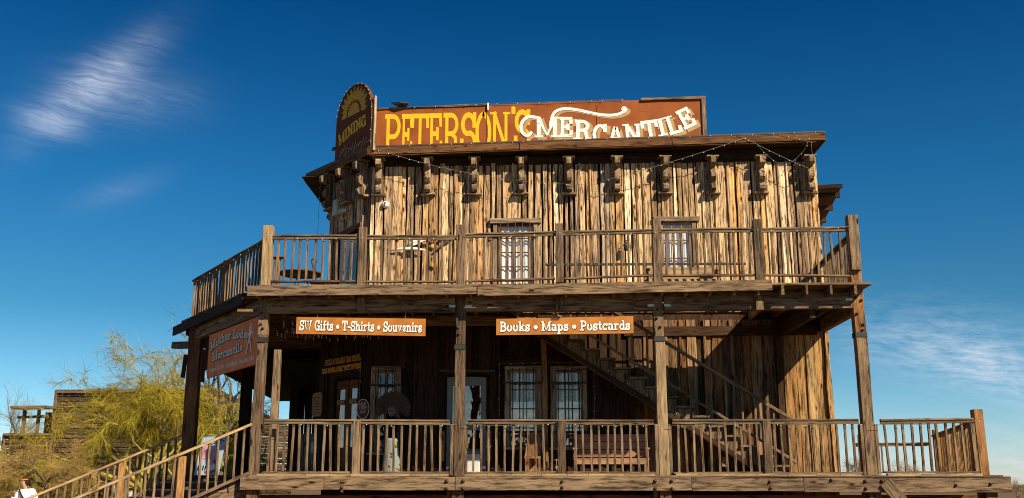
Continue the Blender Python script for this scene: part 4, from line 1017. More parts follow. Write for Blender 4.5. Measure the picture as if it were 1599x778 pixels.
m_ = MB(); m_.prism(oval(0, 0, .125, .20), (1.50, 2.52, 3.12), X, Z, -Y, .02); m_.build('board', 'purple_paint', s)
ov = oval(0, 0, .125, .20); m_ = MB(); m_.tube([(1.5+a, 2.50, 3.12+b) for a, b in ov+[ov[0]]], .009, 5); m_.build('rim', 'paint_grey', s)
a_ = MB()
for t_, zz, ww in (('OLD', 3.19, .13), ('WEST', 3.11, .17), ('TOWN', 3.03, .15)): textline(a_, t_, (1.5-ww/2, 2.497, zz), X, Z, -Y, ww, .065, w=.26) if t_ != 'TOWN' else None
textline(a_, 'EST', (1.44, 2.497, 3.03), X, Z, -Y, .12, .055, w=.24)
a_.build('lettering', 'cardboard', s)
m_ = MB(); m_.tube([(1.5, 2.51, 3.32), (1.5, 2.51, 4.9)], .006, 5); m_.build('hanger_wire', 'iron', s)

# ------------------------------------------------------------------ fittings on the upper wall
s = thing('security_camera', 'round white security camera on the upper wall below the first bracket', 'camera', (1.83, 2.55, 7.5))
m_ = MB(); m_.lathe([(.075, 0), (.08, .03), (.07, .07), (.045, .10), (.0, .105)], (1.83, 2.62, 7.50), 16, (0, -1, -.1)); m_.build('dome', 'paint_white', s)
m_ = MB(); m_.lathe([(.02, 0), (.02, .01)], (1.835, 2.515, 7.52), 10, (0, -1, 0)); m_.lathe([(.016, 0), (.016, .01)], (1.82, 2.518, 7.475), 10, (0, -1, 0)); m_.build('lens', 'lens_black', s)
s = thing('electrical_box', 'beige electrical box high on the corner wall beside hanging wire', 'box', tuple(cpt(1.2, 7.5, .1)))
m_ = MB(); m_.plank(cpt(1.22, 7.50, .14), cpt(1.22, 7.86, .14), CD, .19, .10, bev=.012, rnd=.5); m_.build('housing', 'box_beige', s)
m_ = MB(); m_.tube([cpt(1.18, 7.5, .13), cpt(1.10, 7.38, .12), cpt(1.02, 7.30, .13), cpt(.95, 7.20, .10)], .014, 6); m_.tube([cpt(1.02, 7.32, .11), cpt(.9, 7.4, .1), cpt(.82, 7.36, .1)], .012, 6); m_.build('conduit', 'zinc', s)
s = thing('floodlight', 'small beige floodlight on the corner wall right of the electrical box', 'lamp', tuple(cpt(.8, 7.4, .15)))
m_ = MB(); m_.lathe([(.02, 0), (.045, .02), (.06, .12), (.06, .2)], cpt(.80, 7.56, .12), 12, tuple(CD*.9+CN*.5-Z*.2)); m_.build('lamp_head', 'box_beige', s)
m_ = MB(); m_.lathe([(.05, 0), (.052, .006)], cpt(.80, 7.56, .12)+(CD*.9+CN*.5-Z*.2).normalized()*.2, 12, tuple(CD*.9+CN*.5-Z*.2)); m_.build('lens', 'paint_white', s)
m_ = MB(); m_.tube([cpt(.8, 7.54, .12), cpt(.78, 7.46, .08), cpt(.78, 7.40, .03)], .015, 6); m_.build('mount', 'zinc', s)
s = thing('branch_ornament', 'bleached driftwood branch mounted on the upper wall behind the railing', 'ornament', (2.6, 2.6, 6.5))
m_ = MB()
m_.tube([(1.95, 2.56, 6.47), (2.2, 2.54, 6.50), (2.5, 2.53, 6.50), (2.72, 2.54, 6.47)], [.015, .035, .04, .012], 6)
m_.tube([(2.35, 2.54, 6.55), (2.42, 2.53, 6.64), (2.62, 2.53, 6.72)], [.05, .05, .05], 5); m_.plank((2.42, 2.52, 6.63), (2.88, 2.52, 6.74), Z, .11, .03, seg=5, jit=.012, w1=.05)
m_.build('bleached_branch', 'bleached', s)
m_ = MB(); m_.plank((2.6, 2.53, 6.66), (3.25, 2.53, 6.78), Z, .06, .03, seg=4, jit=.005); m_.plank((2.95, 2.52, 6.50), (3.30, 2.52, 6.76), Z, .05, .03); m_.build('crossed_slat', 'frame_wood', s)
for zz, xx in ((6.56, 2.87), (6.14, 2.89)):
    m_ = MB(); m_.lathe([(.055, 0), (.055, .01), (.03, .02)], (xx, 2.57, zz), 14, (0, -1, 0)); tag(m_.build('wall_disc', 'brass', None, origin=(xx, 2.57, zz)), 'small round brass disc on the upper wall, %s of the two' % ('higher' if zz > 6.4 else 'lower'), 'ornament')

# ------------------------------------------------------------------ string lights
def strlight(label, pts, sag=0.0, r=.0045, sp=.16, bulbs=True, wob=.0, drop=.02, group='strings of small unlit fairy lights'):
    P = []; pts = [V(p) for p in pts]
    for a, b in zip(pts, pts[1:]):
        n = max(3, int((b-a).length/.22))
        for i in range(n):
            t = i/n; P.append(a.lerp(b, t) - Z*(sag*4*t*(1-t)) + V((R.uniform(-wob, wob), 0, R.uniform(-wob, wob))))
    P.append(pts[-1]); s = thing('string_lights', label, 'lights', tuple(P[0]), group)
    m_ = MB(); m_.tube(P, r, 4); m_.build('wire', 'wire', s)
    if bulbs:
        m_ = MB(); acc = 0
        for a, b in zip(P, P[1:]):
            acc += (b-a).length
            if acc > sp*R.uniform(.7, 1.3):
                acc = 0; q = b+V((R.uniform(-.01, .01), -.01, -drop)); m_.lathe([(.003, -.010), (.0085, -.004), (.0085, .006), (.003, .010)], q, 6)
        m_.build('bulbs', 'bulb_glass', s)
    return s
strlight('fairy lights draped along the front roof edge under the parapet sign', [E1+V((0, -.02, .02)), E1.lerp(ER, .5)+V((0, -.02, .02)), ER+V((0, -.02, .02))], .01, sp=.3)
strlight('fairy light swag from the left roof corner down to the third bracket', [E1+V((0, -.03, 0)), (3.9, 2.3, 8.05)], .05, .006)
strlight('faint fairy light wire continuing across the upper wall past the window', [(3.9, 2.3, 8.05), (6.4, 2.35, 7.85)], .06, .003, sp=.3)
strlight('fairy light swag rising right across the brackets to the roof edge', [(6.4, 2.35, 7.9), (9.55, 2.2, 8.82)], .04, .007)
strlight('fairy light swag from the roof edge down to the last bracket', [(9.4, 2.2, 8.9), (10.9, 2.3, 8.15)], .03, .007)
strlight('short curved fairy light loop below the right roof edge', [(9.75, 2.2, 8.72), (10.3, 2.25, 8.2), (10.75, 2.3, 8.5), (10.9, 2.2, 8.8)], .05)
strlight('fairy lights at the top right roof corner running to the gable edge', [(10.2, 2.2, 8.93), (10.95, 2.22, 8.72), (10.98, 2.3, 7.2)], .0)
strlight('fairy lights hanging down the left corner wall beside the electrical box', [E1.lerp(E2, .72)+CN*.02+Z*.02, E1.lerp(E2, .74)-Z*1.2+CN*.01, E1.lerp(E2, .75)-Z*2.4], .0)
strlight('fairy lights edging the arched sign', [MP+CD*x+Z*(z+.01)+CN*.02 for x, z in out[:-1]], 0, sp=.12)
strlight('fairy lights along the top edge of the parapet sign', [(1.5, 2.6, 9.71), (4.0, 2.6, 9.80), (7.0, 2.6, 9.88)], .01, sp=.25)
strlight('fairy lights wound along the left balcony rail', [(.1, -.07, 6.14), (1.8, -.08, 6.13), (3.6, -.07, 6.11)], .02, wob=.01, sp=.25)
strlight('fairy lights wound along the middle balcony rail', [(3.7, -.07, 6.12), (5.5, -.08, 6.2), (7.3, -.07, 6.2)], .03, wob=.01, sp=.3)
strlight('fairy lights wound along the right balcony rail', [(7.35, -.07, 6.19), (9.2, -.08, 6.23), (10.9, -.1, 6.27)], .03, wob=.01, sp=.3)
strlight('fairy lights wound along the angled balcony rail', [V((0, -.1, 6.2)), V((0, 0, 6.07))+DD*.6+DN*.06, V((0, 0, 6.04))+DD*4.6+DN*.06], .03, wob=.01, sp=.4)
strlight('fairy lights under the lower porch rail left of the second post', [(.12, -.07, 2.70), (2, -.07, 2.68), (3.6, -.07, 2.66)], .02, wob=.01, sp=.28)
strlight('fairy lights under the lower porch rail before the bench', [(3.75, -.07, 2.66), (5.5, -.07, 2.69), (7.2, -.07, 2.66)], .03, wob=.01, sp=.28)
strlight('fairy lights under the lower porch rail before the inner staircase', [(7.4, -.07, 2.64), (9.1, -.07, 2.68), (10.8, -.1, 2.66)], .02, wob=.01, sp=.28)
strlight('fairy lights under the short lower rail at the right end', [(11.0, -.1, 2.64), (12.9, -.07, 2.72)], .02, wob=.01, sp=.5)
strlight('fairy lights framing the lower windows in shadow', [(4.3, 2.5, 2.4), (4.3, 2.5, 4.05), (6.25, 2.5, 4.08), (6.25, 2.5, 2.6)], 0, sp=.14)
strlight('fairy lights following the underside of the inner staircase', [(6.3, 1.76, 3.95), (8.2, 1.76, 2.75)], 0, sp=.2)
strlight('fairy lights on the corner beside the oval sign', [(1.42, 2.5, 4.4), (1.42, 2.5, 2.3)], 0, sp=.14)
# pale sticks added in place of sky light through the balcony deck gaps
s = thing('deck_gap_dashes', 'rows of pale icicle lights hanging under the left balcony ceiling', 'lights', (.9, 1.0, 4.7), 'icicle lights')
m_ = MB()
for rr in range(9):
    for i in range(13):
        x_ = .05 + i*.17 + rr*.03 - .55*(rr > 4); y_ = .7+rr*.22; zz = 4.64+R.uniform(-.05, .05)
        if R.random() < .8: m_.tube([(x_, y_, zz), (x_+.012, y_, zz-R.uniform(.05, .10))], .008, 5)
m_.build('pale_sticks', 'bulb_glass', s)
m_ = MB()
for rr in range(9): m_.tube([(-.4, .7+rr*.22, 4.7), (2.3, .7+rr*.22, 4.7)], .004, 4)
m_.build('wire', 'iron', s)

# ------------------------------------------------------------------ things on the porch and balcony
def bench(name, label, x0, x1, y, zf, mat, seat_h=.42, nb=3):
    s = thing(name, label, 'bench', ((x0+x1)/2, y, zf))
    m_ = MB()
    for i in range(3): m_.plank((x0, y-.20+i*.14, zf+seat_h), (x1, y-.20+i*.14, zf+seat_h), Y, .13, .035)
    m_.plank((x0+.02, y-.26, zf+seat_h-.06), (x1-.02, y-.26, zf+seat_h-.06), Z, .09, .03); m_.build('seat', mat, s)
    m_ = MB()
    for i in range(nb): m_.plank((x0+.02, y+.24+i*.02, zf+seat_h+.12+i*.155), (x1-.02, y+.24+i*.02, zf+seat_h+.12+i*.155), Z, .145, .03)
    m_.build('backrest', mat, s)
    for x_ in (x0+.04, x1-.04):
        m_ = MB(); m_.plank((x_, y-.30, zf+seat_h+.20), (x_, y+.22, zf+seat_h+.22), X, .09, .035); m_.plank((x_, y-.24, zf+seat_h-.02), (x_, y-.24, zf+seat_h+.19), Y, .08, .05); m_.build('armrest', mat, s)
        for yy in (y-.24, y+.20):
            m_ = MB(); m_.plank((x_, yy, zf), (x_, yy+.0, zf+seat_h-.025), Y, .09, .05); m_.build('leg', mat, s)
    return s
bench('porch_bench', 'red-brown slatted bench on the lower porch beneath the stairs', 5.78, 7.28, 2.22, DECK, 'redwood', .33)
bench('balcony_bench', 'pale tan bench on the balcony below the curtained window', 7.14, 8.55, .62, UP, 'tan_wood', .20, 2)
# iron bistro hoop table on the balcony left
s = thing('patio_table', 'rusty round iron patio table behind the left balcony railing', 'table', (.3, 1.5, UP))
m_ = MB(); m_.tube([(.32+.42*math.cos(rad(t)), 1.5+.42*math.sin(rad(t)), UP+.58) for t in range(0, 361, 20)], .022, 6); m_.lathe([(.40, 0), (.40, .01)], (.32, 1.5, UP+.58), 24); m_.build('tabletop', 'rusty_iron', s)
m_ = MB()
for t in (30, 150, 270): m_.tube([(.32+.08*math.cos(rad(t)), 1.5+.08*math.sin(rad(t)), UP+.57), (.32+.3*math.cos(rad(t)), 1.5+.3*math.sin(rad(t)), UP+.01)], .012, 5)
m_.build('legs', 'rusty_iron', s)
s = thing('patio_chair', 'iron patio chair with scrolled back beside the round balcony table', 'chair', (.65, 1.3, UP))
m_ = MB(); m_.tube([(.62+.05*math.cos(rad(t)), 1.3, UP+.80+.05*math.sin(rad(t))) for t in range(-60, 220, 25)] + [(.60, 1.3, UP+.70), (.66, 1.3, UP+.5), (.70, 1.3, UP+.30)], .016, 5)
m_.tube([(.95, 1.3, UP+.3), (.93, 1.3, UP+.72)], .014, 5); m_.build('backrest', 'rusty_iron', s)
m_ = MB(); m_.lathe([(.2, 0), (.2, .02)], (.80, 1.1, UP+.3), 16); m_.build('seat', 'rusty_iron', s)
for a, b in ((.66, .98), (.94, .98), (.66, 1.25), (.94, 1.25)):
    m_ = MB(); m_.tube([(a, b, UP), (a, b, UP+.3)], .01, 5); m_.build('leg', 'rusty_iron', s)
m_ = MB(); m_.plank((-.10, 1.25, UP), (-.10, 1.25, UP+.85), X, .12, .1); m_.plank((-.2, 1.25, UP+.87), (.02, 1.25, UP+.87), Y, .2, .03)
tag(m_.build('wooden_stand', 'weathered_wood', None, origin=(-.1, 1.25, UP)), 'short square wooden stand beside the tan corner post of the balcony', 'stand')
# long metal rail and chain shapes on the balcony
s = thing('metal_table', 'long low dark metal table with white edge behind the middle balcony railing', 'table', (6.2, .95, UP))
m_ = MB(); m_.box((7.2, .95, UP+.63), (3.9, .03, .045)); m_.build('top_bar', 'iron', s)
m_ = MB(); m_.box((6.35, .95, UP+.22), (1.0, .3, .03)); m_.build('shelf', 'paint_white', s)
for x_ in (5.3, 9.1, 7.2, 6.2):
    m_ = MB(); m_.box((x_, .97, UP+.31), (.03, .03, .61)); m_.build('leg', 'iron', s)
s = thing('wall_lantern', 'small black lantern on the upper wall between the two windows', 'lamp', (7.05, 2.55, 6.5))
m_ = MB(); m_.lathe([(.03, 0), (.06, .02), (.05, .14), (.02, .18), (.0, .22)], (6.98, 2.48, 6.42), 8); m_.build('lamp_head', 'iron', s)
m_ = MB(); m_.tube([(6.98, 2.48, 6.64), (7.05, 2.52, 6.70), (7.05, 2.64, 6.66)], .012, 5); m_.build('mount', 'iron', s)

# statue with feathered headdress
s = thing('figure_statue', 'dark statue with round feather headdress and spotted skirt on porch', 'statue', (2.15, 2.1, DECK))
fx, fy = 2.17, 2.1
m_ = MB(); m_.lathe([(.19, 0), (.20, .03), (.18, .2), (.15, .45), (.12, .66), (.11, .72)], (fx, fy, DECK+.02), 18, sy=.8); m_.build('skirt', 'skirt_shaded', s)
m_ = MB(); rr = random.Random(5)
for i in range(26):
    t = rr.uniform(180, 360); z = rr.uniform(.05, .62); r_ = .197-.11*max(0, z-.03)
    m_.lathe([(.022, -.004), (.022, .004)], (fx+r_*math.cos(rad(t)), fy+r_*.8*math.sin(rad(t)), DECK+z), 8, (math.cos(rad(t)), math.sin(rad(t)), .15), sy=1.5)
m_.build('skirt_spots', 'spot_brown', s)
m_ = MB(); m_.lathe([(.11, 0), (.10, .05), (.13, .2), (.15, .36), (.10, .42), (.045, .45), (.045, .5)], (fx, fy, DECK+.72), 14, sy=.6)
for k in (-1, 1): m_.tube([(fx+k*.14, fy, DECK+1.08), (fx+k*.22, fy-.04, DECK+.90), (fx+k*.12, fy-.16, DECK+.82)], [.045, .035, .025], 7)
m_.build('torso', 'fabric_black', s)
m_ = MB(); m_.lathe([(.03, -.09), (.055, -.06), (.075, .0), (.08, .05), (.05, .1), (.0, .115)], (fx-.02, fy-.03, DECK+1.26), 12, sy=.95); m_.build('head', 'bone', s)
m_ = MB()
for k in (-.028, .028): m_.lathe([(.016, 0), (.016, .01)], (fx-.02+k, fy-.105, DECK+1.27), 8, (0, -1, 0))
m_.box((fx-.02, fy-.10, DECK+1.20), (.05, .01, .012)); m_.build('face_marks', 'lens_black', s)
m_ = MB()
for i in range(40):
    an = rad(-25+230*i/39); c_, s_ = math.cos(an), math.sin(an); r0, r1 = .10, .34+.02*(i % 2)
    m_.plank((fx+c_*r0, fy+.04, DECK+1.33+s_*r0), (fx+c_*r1, fy+.05-.01*(i % 2), DECK+1.33+s_*r1), (-s_, 0, c_), .018, .006, w1=.045)
m_.tube([(fx+.2*math.cos(rad(t)), fy+.03, DECK+1.33+.2*math.sin(rad(t))) for t in range(-25, 206, 15)], .012, 5)
m_.build('feather_headdress', 'feather', s)

# barrel-backed chair near post
s = thing('barrel_chair', 'tall curved-back wooden barrel chair beside the inner porch column', 'chair', (4.98, 2.0, DECK))
pr = [(-.15, 0), (.17, 0), (.17, .55), (.14, .72), (.08, .82), (.0, .86), (-.07, .80), (-.12, .62), (-.16, .35)]
m_ = MB(); m_.prism(pr, (4.98, 2.28, DECK+.02), X, Z, -Y, .06, rnd=.6); m_.build('backrest', 'orange_wood', s)
m_ = MB(); m_.box((4.98, 2.05, DECK+.36), (.32, .36, .04)); m_.build('seat', 'orange_wood', s)
for a, b in ((4.85, 1.9), (5.11, 1.9)):
    m_ = MB(); m_.box((a, b, DECK+.17), (.045, .045, .34)); m_.build('leg', 'orange_wood', s)
s = thing('wagon_wheel', 'small wagon wheel leaning low beside the porch column', 'wheel', (5.45, 2.3, DECK))
m_ = MB(); m_.tube([(5.45+.15*math.cos(rad(t)), 2.2, DECK+.17+.15*math.sin(rad(t))) for t in range(0, 361, 24)], .014, 6, caps=False); m_.build('rim', 'tan_wood', s)
for i in range(4):
    t = rad(45*i); m_ = MB(); m_.tube([(5.45-.15*math.cos(t), 2.2, DECK+.17-.15*math.sin(t)), (5.45+.15*math.cos(t), 2.2, DECK+.17+.15*math.sin(t))], .008, 5); m_.build('spoke', 'tan_wood', s)
for x_, la in ((3.16, 'narrow orange shutter board left of the grey store door'), (4.10, 'narrow orange shutter board right of the grey store door')):
    m_ = MB(); m_.plank((x_, 2.25, DECK+.30), (x_, 2.25, DECK+.88), X, .10, .04); tag(m_.build('shutter_board', 'orange_wood', None, origin=(x_, 2.25, DECK+.3)), la, 'shutter')
s = thing('ice_chest', 'pale freezer chest seen through balusters beside the grey store door', 'freezer', (3.75, 2.3, DECK))
m_ = MB(); m_.box((3.75, 2.35, DECK+.22), (.36, .4, .42), bev=.02, rnd=.5); m_.build('body', 'door_white', s)
m_ = MB(); m_.box((3.75, 2.34, DECK+.46), (.38, .42, .05), bev=.015, rnd=.5); m_.build('lid', 'door_grey', s)
# gate at the left end
s = thing('wooden_gate', 'pale plank gate with white paper seen down the left porch', 'gate', (-.35, 6.6, DECK))
m_ = MB()
for i in range(4): m_.plank((-.68+i*.16, 6.6, DECK+.03), (-.68+i*.16, 6.6, DECK+1.05+.03*(i % 2)), X, .15, .03, seg=3, jit=.004)
m_.plank((-.76, 6.57, DECK+.3), (-.12, 6.57, DECK+.3), Z, .09, .03); m_.build('boards', 'frame_wood', s)
m_ = MB(); m_.box((-.35, 6.575, DECK+.72), (.16, .006, .26)); m_.build('paper_notice', 'paint_white', s)
# poster board on stairs
s = thing('poster_board', 'pale blue poster board with red artwork leaning behind the stair railing', 'poster', (-1.7, 1.8, DECK))
PO = V((-1.72, 1.95, DECK+.02)); px_, py_, pn_ = V((.84, -.1, 0)).normalized(), V((.10, .14, .99)).normalized(), V((-.1, -.98, .14)).normalized()
px_ = V((.99, -.12, .0)).normalized(); pn_ = px_.cross(py_).normalized(); pn_ = -pn_ if pn_.y > 0 else pn_
m_ = MB(); m_.prism([(0, 0), (.50, 0), (.52, .78), (.02, .78)], PO, px_, py_, -pn_, .025); m_.build('board', 'poster_blue', s)
TP = lambda x, y, z: PO + px_*x + py_*y + pn_*(.003+z)
a_ = MB(); strip(a_, [(.10, .52), (.16, .60), (.24, .62), (.18, .50), (.10, .40), (.14, .32)], .035, TP, 0); strip(a_, [(.08, .2), (.09, .42), (.12, .50)], .02, TP, .001); strip(a_, [(.22, .06), (.34, .05), (.42, .10), (.44, .20), (.36, .28)], .05, TP, .002); strip(a_, [(.30, .68), (.40, .70)], .03, TP, .001)
a_.build('red_artwork', 'poster_red', s)
a_ = MB(); strip(a_, [(.14, .36), (.17, .56)], .12, TP, .0005); strip(a_, [(.30, .32), (.31, .48)], .10, TP, .0005); a_.build('pink_artwork', 'poster_pink', s)
a_ = MB(); strip(a_, [(.24, .14), (.42, .16)], .12, TP, .0015); a_.build('white_artwork', 'paint_white', s)
a_ = MB(); strip(a_, [(.22, .66), (.25, .70), (.27, .65), (.30, .70), (.33, .66), (.36, .71), (.39, .67), (.43, .70), (.48, .68)], .02, TP, .003); strip(a_, [(.22, .60), (.30, .63), (.38, .63), (.44, .645)], .014, TP, .003)
for i in range(4): strip(a_, [(.06+i*.05, .10), (.065+i*.05, .18)], .025, TP, .003)
a_.build('black_script', 'lens_black', s)

# ------------------------------------------------------------------ rear wing roof at right
s = bld
m_ = MB(); q = [(XR, 4.1, 8.34), (12.12, 4.1, 8.34), (12.15, 9.5, 7.0), (XR, 9.5, 7.0)]
m_.add([V(a) for a in q]+[V(a)-Z*.05 for a in q], [[0, 1, 2, 3], [7, 6, 5, 4], [0, 4, 5, 1], [1, 5, 6, 2], [2, 6, 7, 3]], None, .5)
wr = m_.build('wing_roof', 'roof_brown', bld)
m_ = MB()
for i in range(8):
    y_ = 4.25+.6*i; z_ = 8.22-.24*(y_-4.1)-.06; m_.plank((XR, y_, z_), (12.10, y_, z_), Z, .12, .06)
m_.plank((XR, 4.07, 8.25), (12.12, 4.07, 8.29), Z, .10, .03); m_.build('rafter', 'dark_wood', wr)
m_ = MB(); m_.plank((XR+.5, 6, 8.12-.24*1.9-.08), (XR+.52, 9, 8.12-.24*4.9-.08), X, .7, .02); m_.build('soffit', 'dark_wood', wr)

# ------------------------------------------------------------------ background building
bb = thing('plank_building', 'weathered horizontal plank building behind the yellow-green tree', 'building', (-13.5, 28, 0))
m_ = MB()
def hlogs(mb, x0, x1, y, z0, z1, h=.24):
    z = z0
    while z < z1:
        hh = R.uniform(h*.75, h*1.2); x_ = x0
        while x_ < x1-.1:
            e = min(x1, x_+R.uniform(2.5, 6)); mb.plank((x_, y-.02+R.uniform(-.02, .02), z+hh/2), (e-.02, y-.02, z+hh/2), Z, hh-.02, .09, seg=5, jit=.012, rnd=R.random(), bev=.03); x_ = e
        z += hh
hlogs(m_, -16.85, -9.6, 28, 0, 5.7); hlogs(m_, -18.9, -16.85, 27.7, 0, 3.75); hlogs(m_, -9.6, -6.0, 28.6, 0, 4.5)
m_.build('plank_wall', 'log_wood', bb)
m_ = MB(); m_.box((-13.2, 31, 2.85), (7.4, 5.8, 5.7)); m_.box((-17.8, 31, 1.9), (2.0, 6, 3.8)); m_.build('rear_volume', 'dark_wood', bb)
m_ = MB(); m_.box((-13.2, 27.95, 5.76), (7.5, .2, .16)); m_.box((-17.85, 27.6, 3.80), (2.15, .25, .10)); m_.plank((-16.9, 27.92, 0), (-16.9, 27.92, 5.7), X, .12, .1); m_.plank((-18.95, 27.65, 0), (-18.95, 27.65, 3.8), X, .12, .1); m_.plank((-10.2, 27.9, 0), (-10.2, 27.9, 4.9), X, .28, .1, rnd=.9); m_.build('trim', 'beam_wood', bb)
m_ = MB(); m_.plank((-18.45, 27.4, 4.98), (-16.8, 27.4, 5.0), Y, 1.0, .10, rnd=.8); m_.plank((-18.4, 26.95, 4.92), (-16.85, 26.95, 4.93), Z, .14, .04); m_.build('porch_roof', 'beam_wood', bb)
m_ = MB(); m_.box((-18.05, 27.5, 4.35), (.13, .13, 1.1)); m_.box((-17.45, 27.6, 4.35), (.12, .12, 1.1)); m_.plank((-18.3, 27.4, 4.55), (-16.9, 27.4, 4.6), Z, .12, .1); m_.build('roof_post', 'beam_wood', bb)
m_ = MB(); m_.box((-17.3, 29.2, 4.3), (1.2, .1, 1.2)); m_.build('upper_wall', 'dark_wood', bb)
m_ = MB(); m_.add([V((-9.95, 27.4, 6.0)), V((-7.4, 27.4, 4.7)), V((-7.4, 27.4, 4.0)), V((-9.95, 27.4, 5.1)), V((-9.95, 30, 6.0)), V((-7.4, 30, 4.7)), V((-7.4, 30, 4.0)), V((-9.95, 30, 5.1))], [[0, 3, 2, 1], [4, 5, 6, 7], [0, 1, 5, 4], [3, 7, 6, 2], [1, 2, 6, 5], [0, 4, 7, 3]], None, .7); m_.build('lean_to_roof', 'log_wood', bb)
m_ = MB()
for i in range(14): m_.plank((-9.9+i*.18, 27.36, 5.9-i*.092), (-9.9+i*.18, 27.36, 5.15-i*.08), X, .15, .03, rnd=R.random())
m_.build('gable_boards', 'frame_wood', bb)
m_ = MB(); m_.box((-19.3, 28, 3.45), (.7, .8, .18)); m_.build('side_shelf', 'frame_wood', bb)
sgn = MB(); sgn.prism([(-.28, -.30), (.34, -.42), (.10, .35), (-.30, .45)], (-11.85, 27.8, 4.25), X, Z, -Y, .04)
tag(sgn.build('tilted_sign', 'bleached', None, origin=(-11.85, 27.8, 4.2)), 'tilted off-white board on the plank building behind the tree', 'sign')
m_ = MB(); m_.plank((-13.7+2.6, 27.85, 3.2), (-13.7+2.6, 27.85, 4.4), X, .5, .05, rnd=.2); m_.build('shutter', 'weathered_wood', bb)
s = thing('market_umbrella', 'orange and white canopy seen behind the front stair railing', 'canopy', (-9.7, 22, 0))
m_ = MB(); m_.box((-9.75, 22, 2.72), (1.05, .9, .22), bev=.05, rnd=.6); m_.build('canopy_top', 'cardboard', s)
m_ = MB(); m_.box((-9.7, 21.6, 2.55), (.9, .05, .22)); m_.build('canopy_valance', 'paint_white', s)
for k in (-.4, .4):
    m_ = MB(); m_.tube([(-9.7+k, 22, 0), (-9.7+k, 22, 2.6)], .03, 6); m_.build('pole', 'iron', s)
s = thing('notice_stand', 'white notice board on legs seen low behind the stair railing', 'sign', (-11.1, 22, 0))
m_ = MB(); m_.box((-11.1, 22, 1.35), (.8, .04, .75)); m_.build('board', 'paint_white', s)
for k in (-.35, .35):
    m_ = MB(); m_.box((-11.1+k, 22.04, .75), (.05, .05, 1.5)); m_.build('leg', 'weathered_wood', s)
a_ = MB()
for i in range(4):
    for j in range(5): strip(a_, [(-11.42+j*.13, 1.1+i*.16), (-11.34+j*.13, 1.1+i*.16)], .05, lambda x, y, z: V((x, 21.975, y)), 0)
a_.build('lettering', 'paint_grey', s)
m_ = MB(); m_.plank((-15.9, 14, 0), (-15.9, 14, 2.4), X, .12, .12); tag(m_.build('fence_post', 'dark_wood', None, origin=(-15.9, 14, 0)), 'dark fence post at the left edge beside the plank building', 'post')

# ------------------------------------------------------------------ trees
def grow(mb, p, d, r, L, depth, rnd, tips, spread=.5, droop=.0, kids=(2, 4), taper=.6, segs=4, curve=.25):
    pts, rs = [V(p)], [r]; dd_ = V(d).normalized()
    for i in range(segs):
        dd_ = (dd_ + V((rnd.gauss(0, curve), rnd.gauss(0, curve), rnd.gauss(0, curve)-droop))).normalized()
        pts.append(pts[-1]+dd_*(L/segs)); rs.append(r*(1-(1-taper)*(i+1)/segs))
    mb.tube(pts, rs, 6 if depth > 1 else 4)
    if depth <= 0: tips.append((pts, dd_)); return
    tips.append((pts, dd_)) if depth == 1 else None
    for k in range(rnd.randint(*kids)):
        i = rnd.randint(max(1, segs//2), segs); a = dd_.orthogonal().normalized(); a.rotate(Matrix.Rotation(rnd.uniform(0, 6.28), 3, dd_))
        nd = (dd_*(1-spread*.5) + a*spread*rnd.uniform(.6, 1.5)).normalized()
        grow(mb, pts[i], nd, rs[i]*.68, L*rnd.uniform(.55, .85), depth-1, rnd, tips, spread, droop, kids, taper, segs, curve)
def sprays(mb, tips, rnd, n, length, wid, droop, leaves=0, lw=.02, clip=None):
    vs, fs, gs, rr = [], [], [], []
    for pts, d in tips:
        for k in range(n):
            i = rnd.randint(1, len(pts)-1); t = rnd.random(); p = pts[i-1].lerp(pts[i], t)
            q = (d*.8 + V((rnd.gauss(0, .6), rnd.gauss(0, .6), rnd.gauss(.05, .5)))).normalized(); L = length*rnd.uniform(.5, 1.4)
            if clip and clip(p): continue
            side = q.cross(V((rnd.gauss(0, 1), rnd.gauss(0, 1), rnd.gauss(0, 1)))).normalized()
            P = [p]; qq = q.copy()
            for s_ in range(3):
                qq = (qq - Z*droop*rnd.uniform(.5, 1.5)).normalized(); P.append(P[-1]+qq*L/3)
            o = len(vs)
            for j, pp in enumerate(P):
                w_ = wid*(1-j/3.6); vs += [pp+side*w_, pp-side*w_]
            for j in range(3): fs.append([o+2*j, o+2*j+1, o+2*j+3, o+2*j+2])
            for l_ in range(leaves):
                j = rnd.randint(0, 2); c = P[j].lerp(P[j+1], rnd.random()); a = V((rnd.gauss(0, 1), rnd.gauss(0, 1), rnd.gauss(0, 1))).normalized(); b = a.orthogonal().normalized(); o = len(vs)
                vs += [c, c+a*lw+b*lw*.35, c+a*lw*2.2, c+a*lw-b*lw*.35]; fs.append([o, o+1, o+2, o+3])
    mb.add(vs, fs, None, .5)
rt = random.Random(11)
# palo verde
tr1 = thing('palo_verde_tree', 'spreading yellow-green palo verde tree left of the porch stairs', 'tree', (-8.0, 16, 0))
tb = MB(); tips = []
for (dx, dy, dz, r, L, seed) in ((-.75, -.1, .75, .075, 2.0, 1), (-.35, .3, .95, .07, 2.1, 2), (.25, -.2, 1.0, .07, 2.0, 3), (.7, .1, .85, .065, 1.9, 4), (-.95, -.3, .45, .065, 1.9, 5), (.05, .4, 1.0, .09, 2.1, 6), (-.55, -.4, .8, .09, 1.9, 8), (-.9, -.5, .6, .09, 2.2, 9), (-1.0, .2, .5, .065, 2.4, 12), (-1.0, -.4, .28, .06, 2.3, 15), (-.9, .5, .3, .06, 2.2, 17), (-.2, .2, 1.0, .06, 2.2, 19)):
    rs_ = random.Random(seed+20); grow(tb, (-8.0+dx*.2, 16, 1.5), (dx, dy, dz), r, L, 4, rs_, tips, .75, (.10 if dx < -.7 else .03), (2, 4), .62, 4, .22)
tb.tube([(-7.9, 16, 0), (-8.05, 16, .8), (-8.0, 16, 1.6)], [.15, .12, .09], 8)
tb.build('trunk', 'bark_green', tr1)
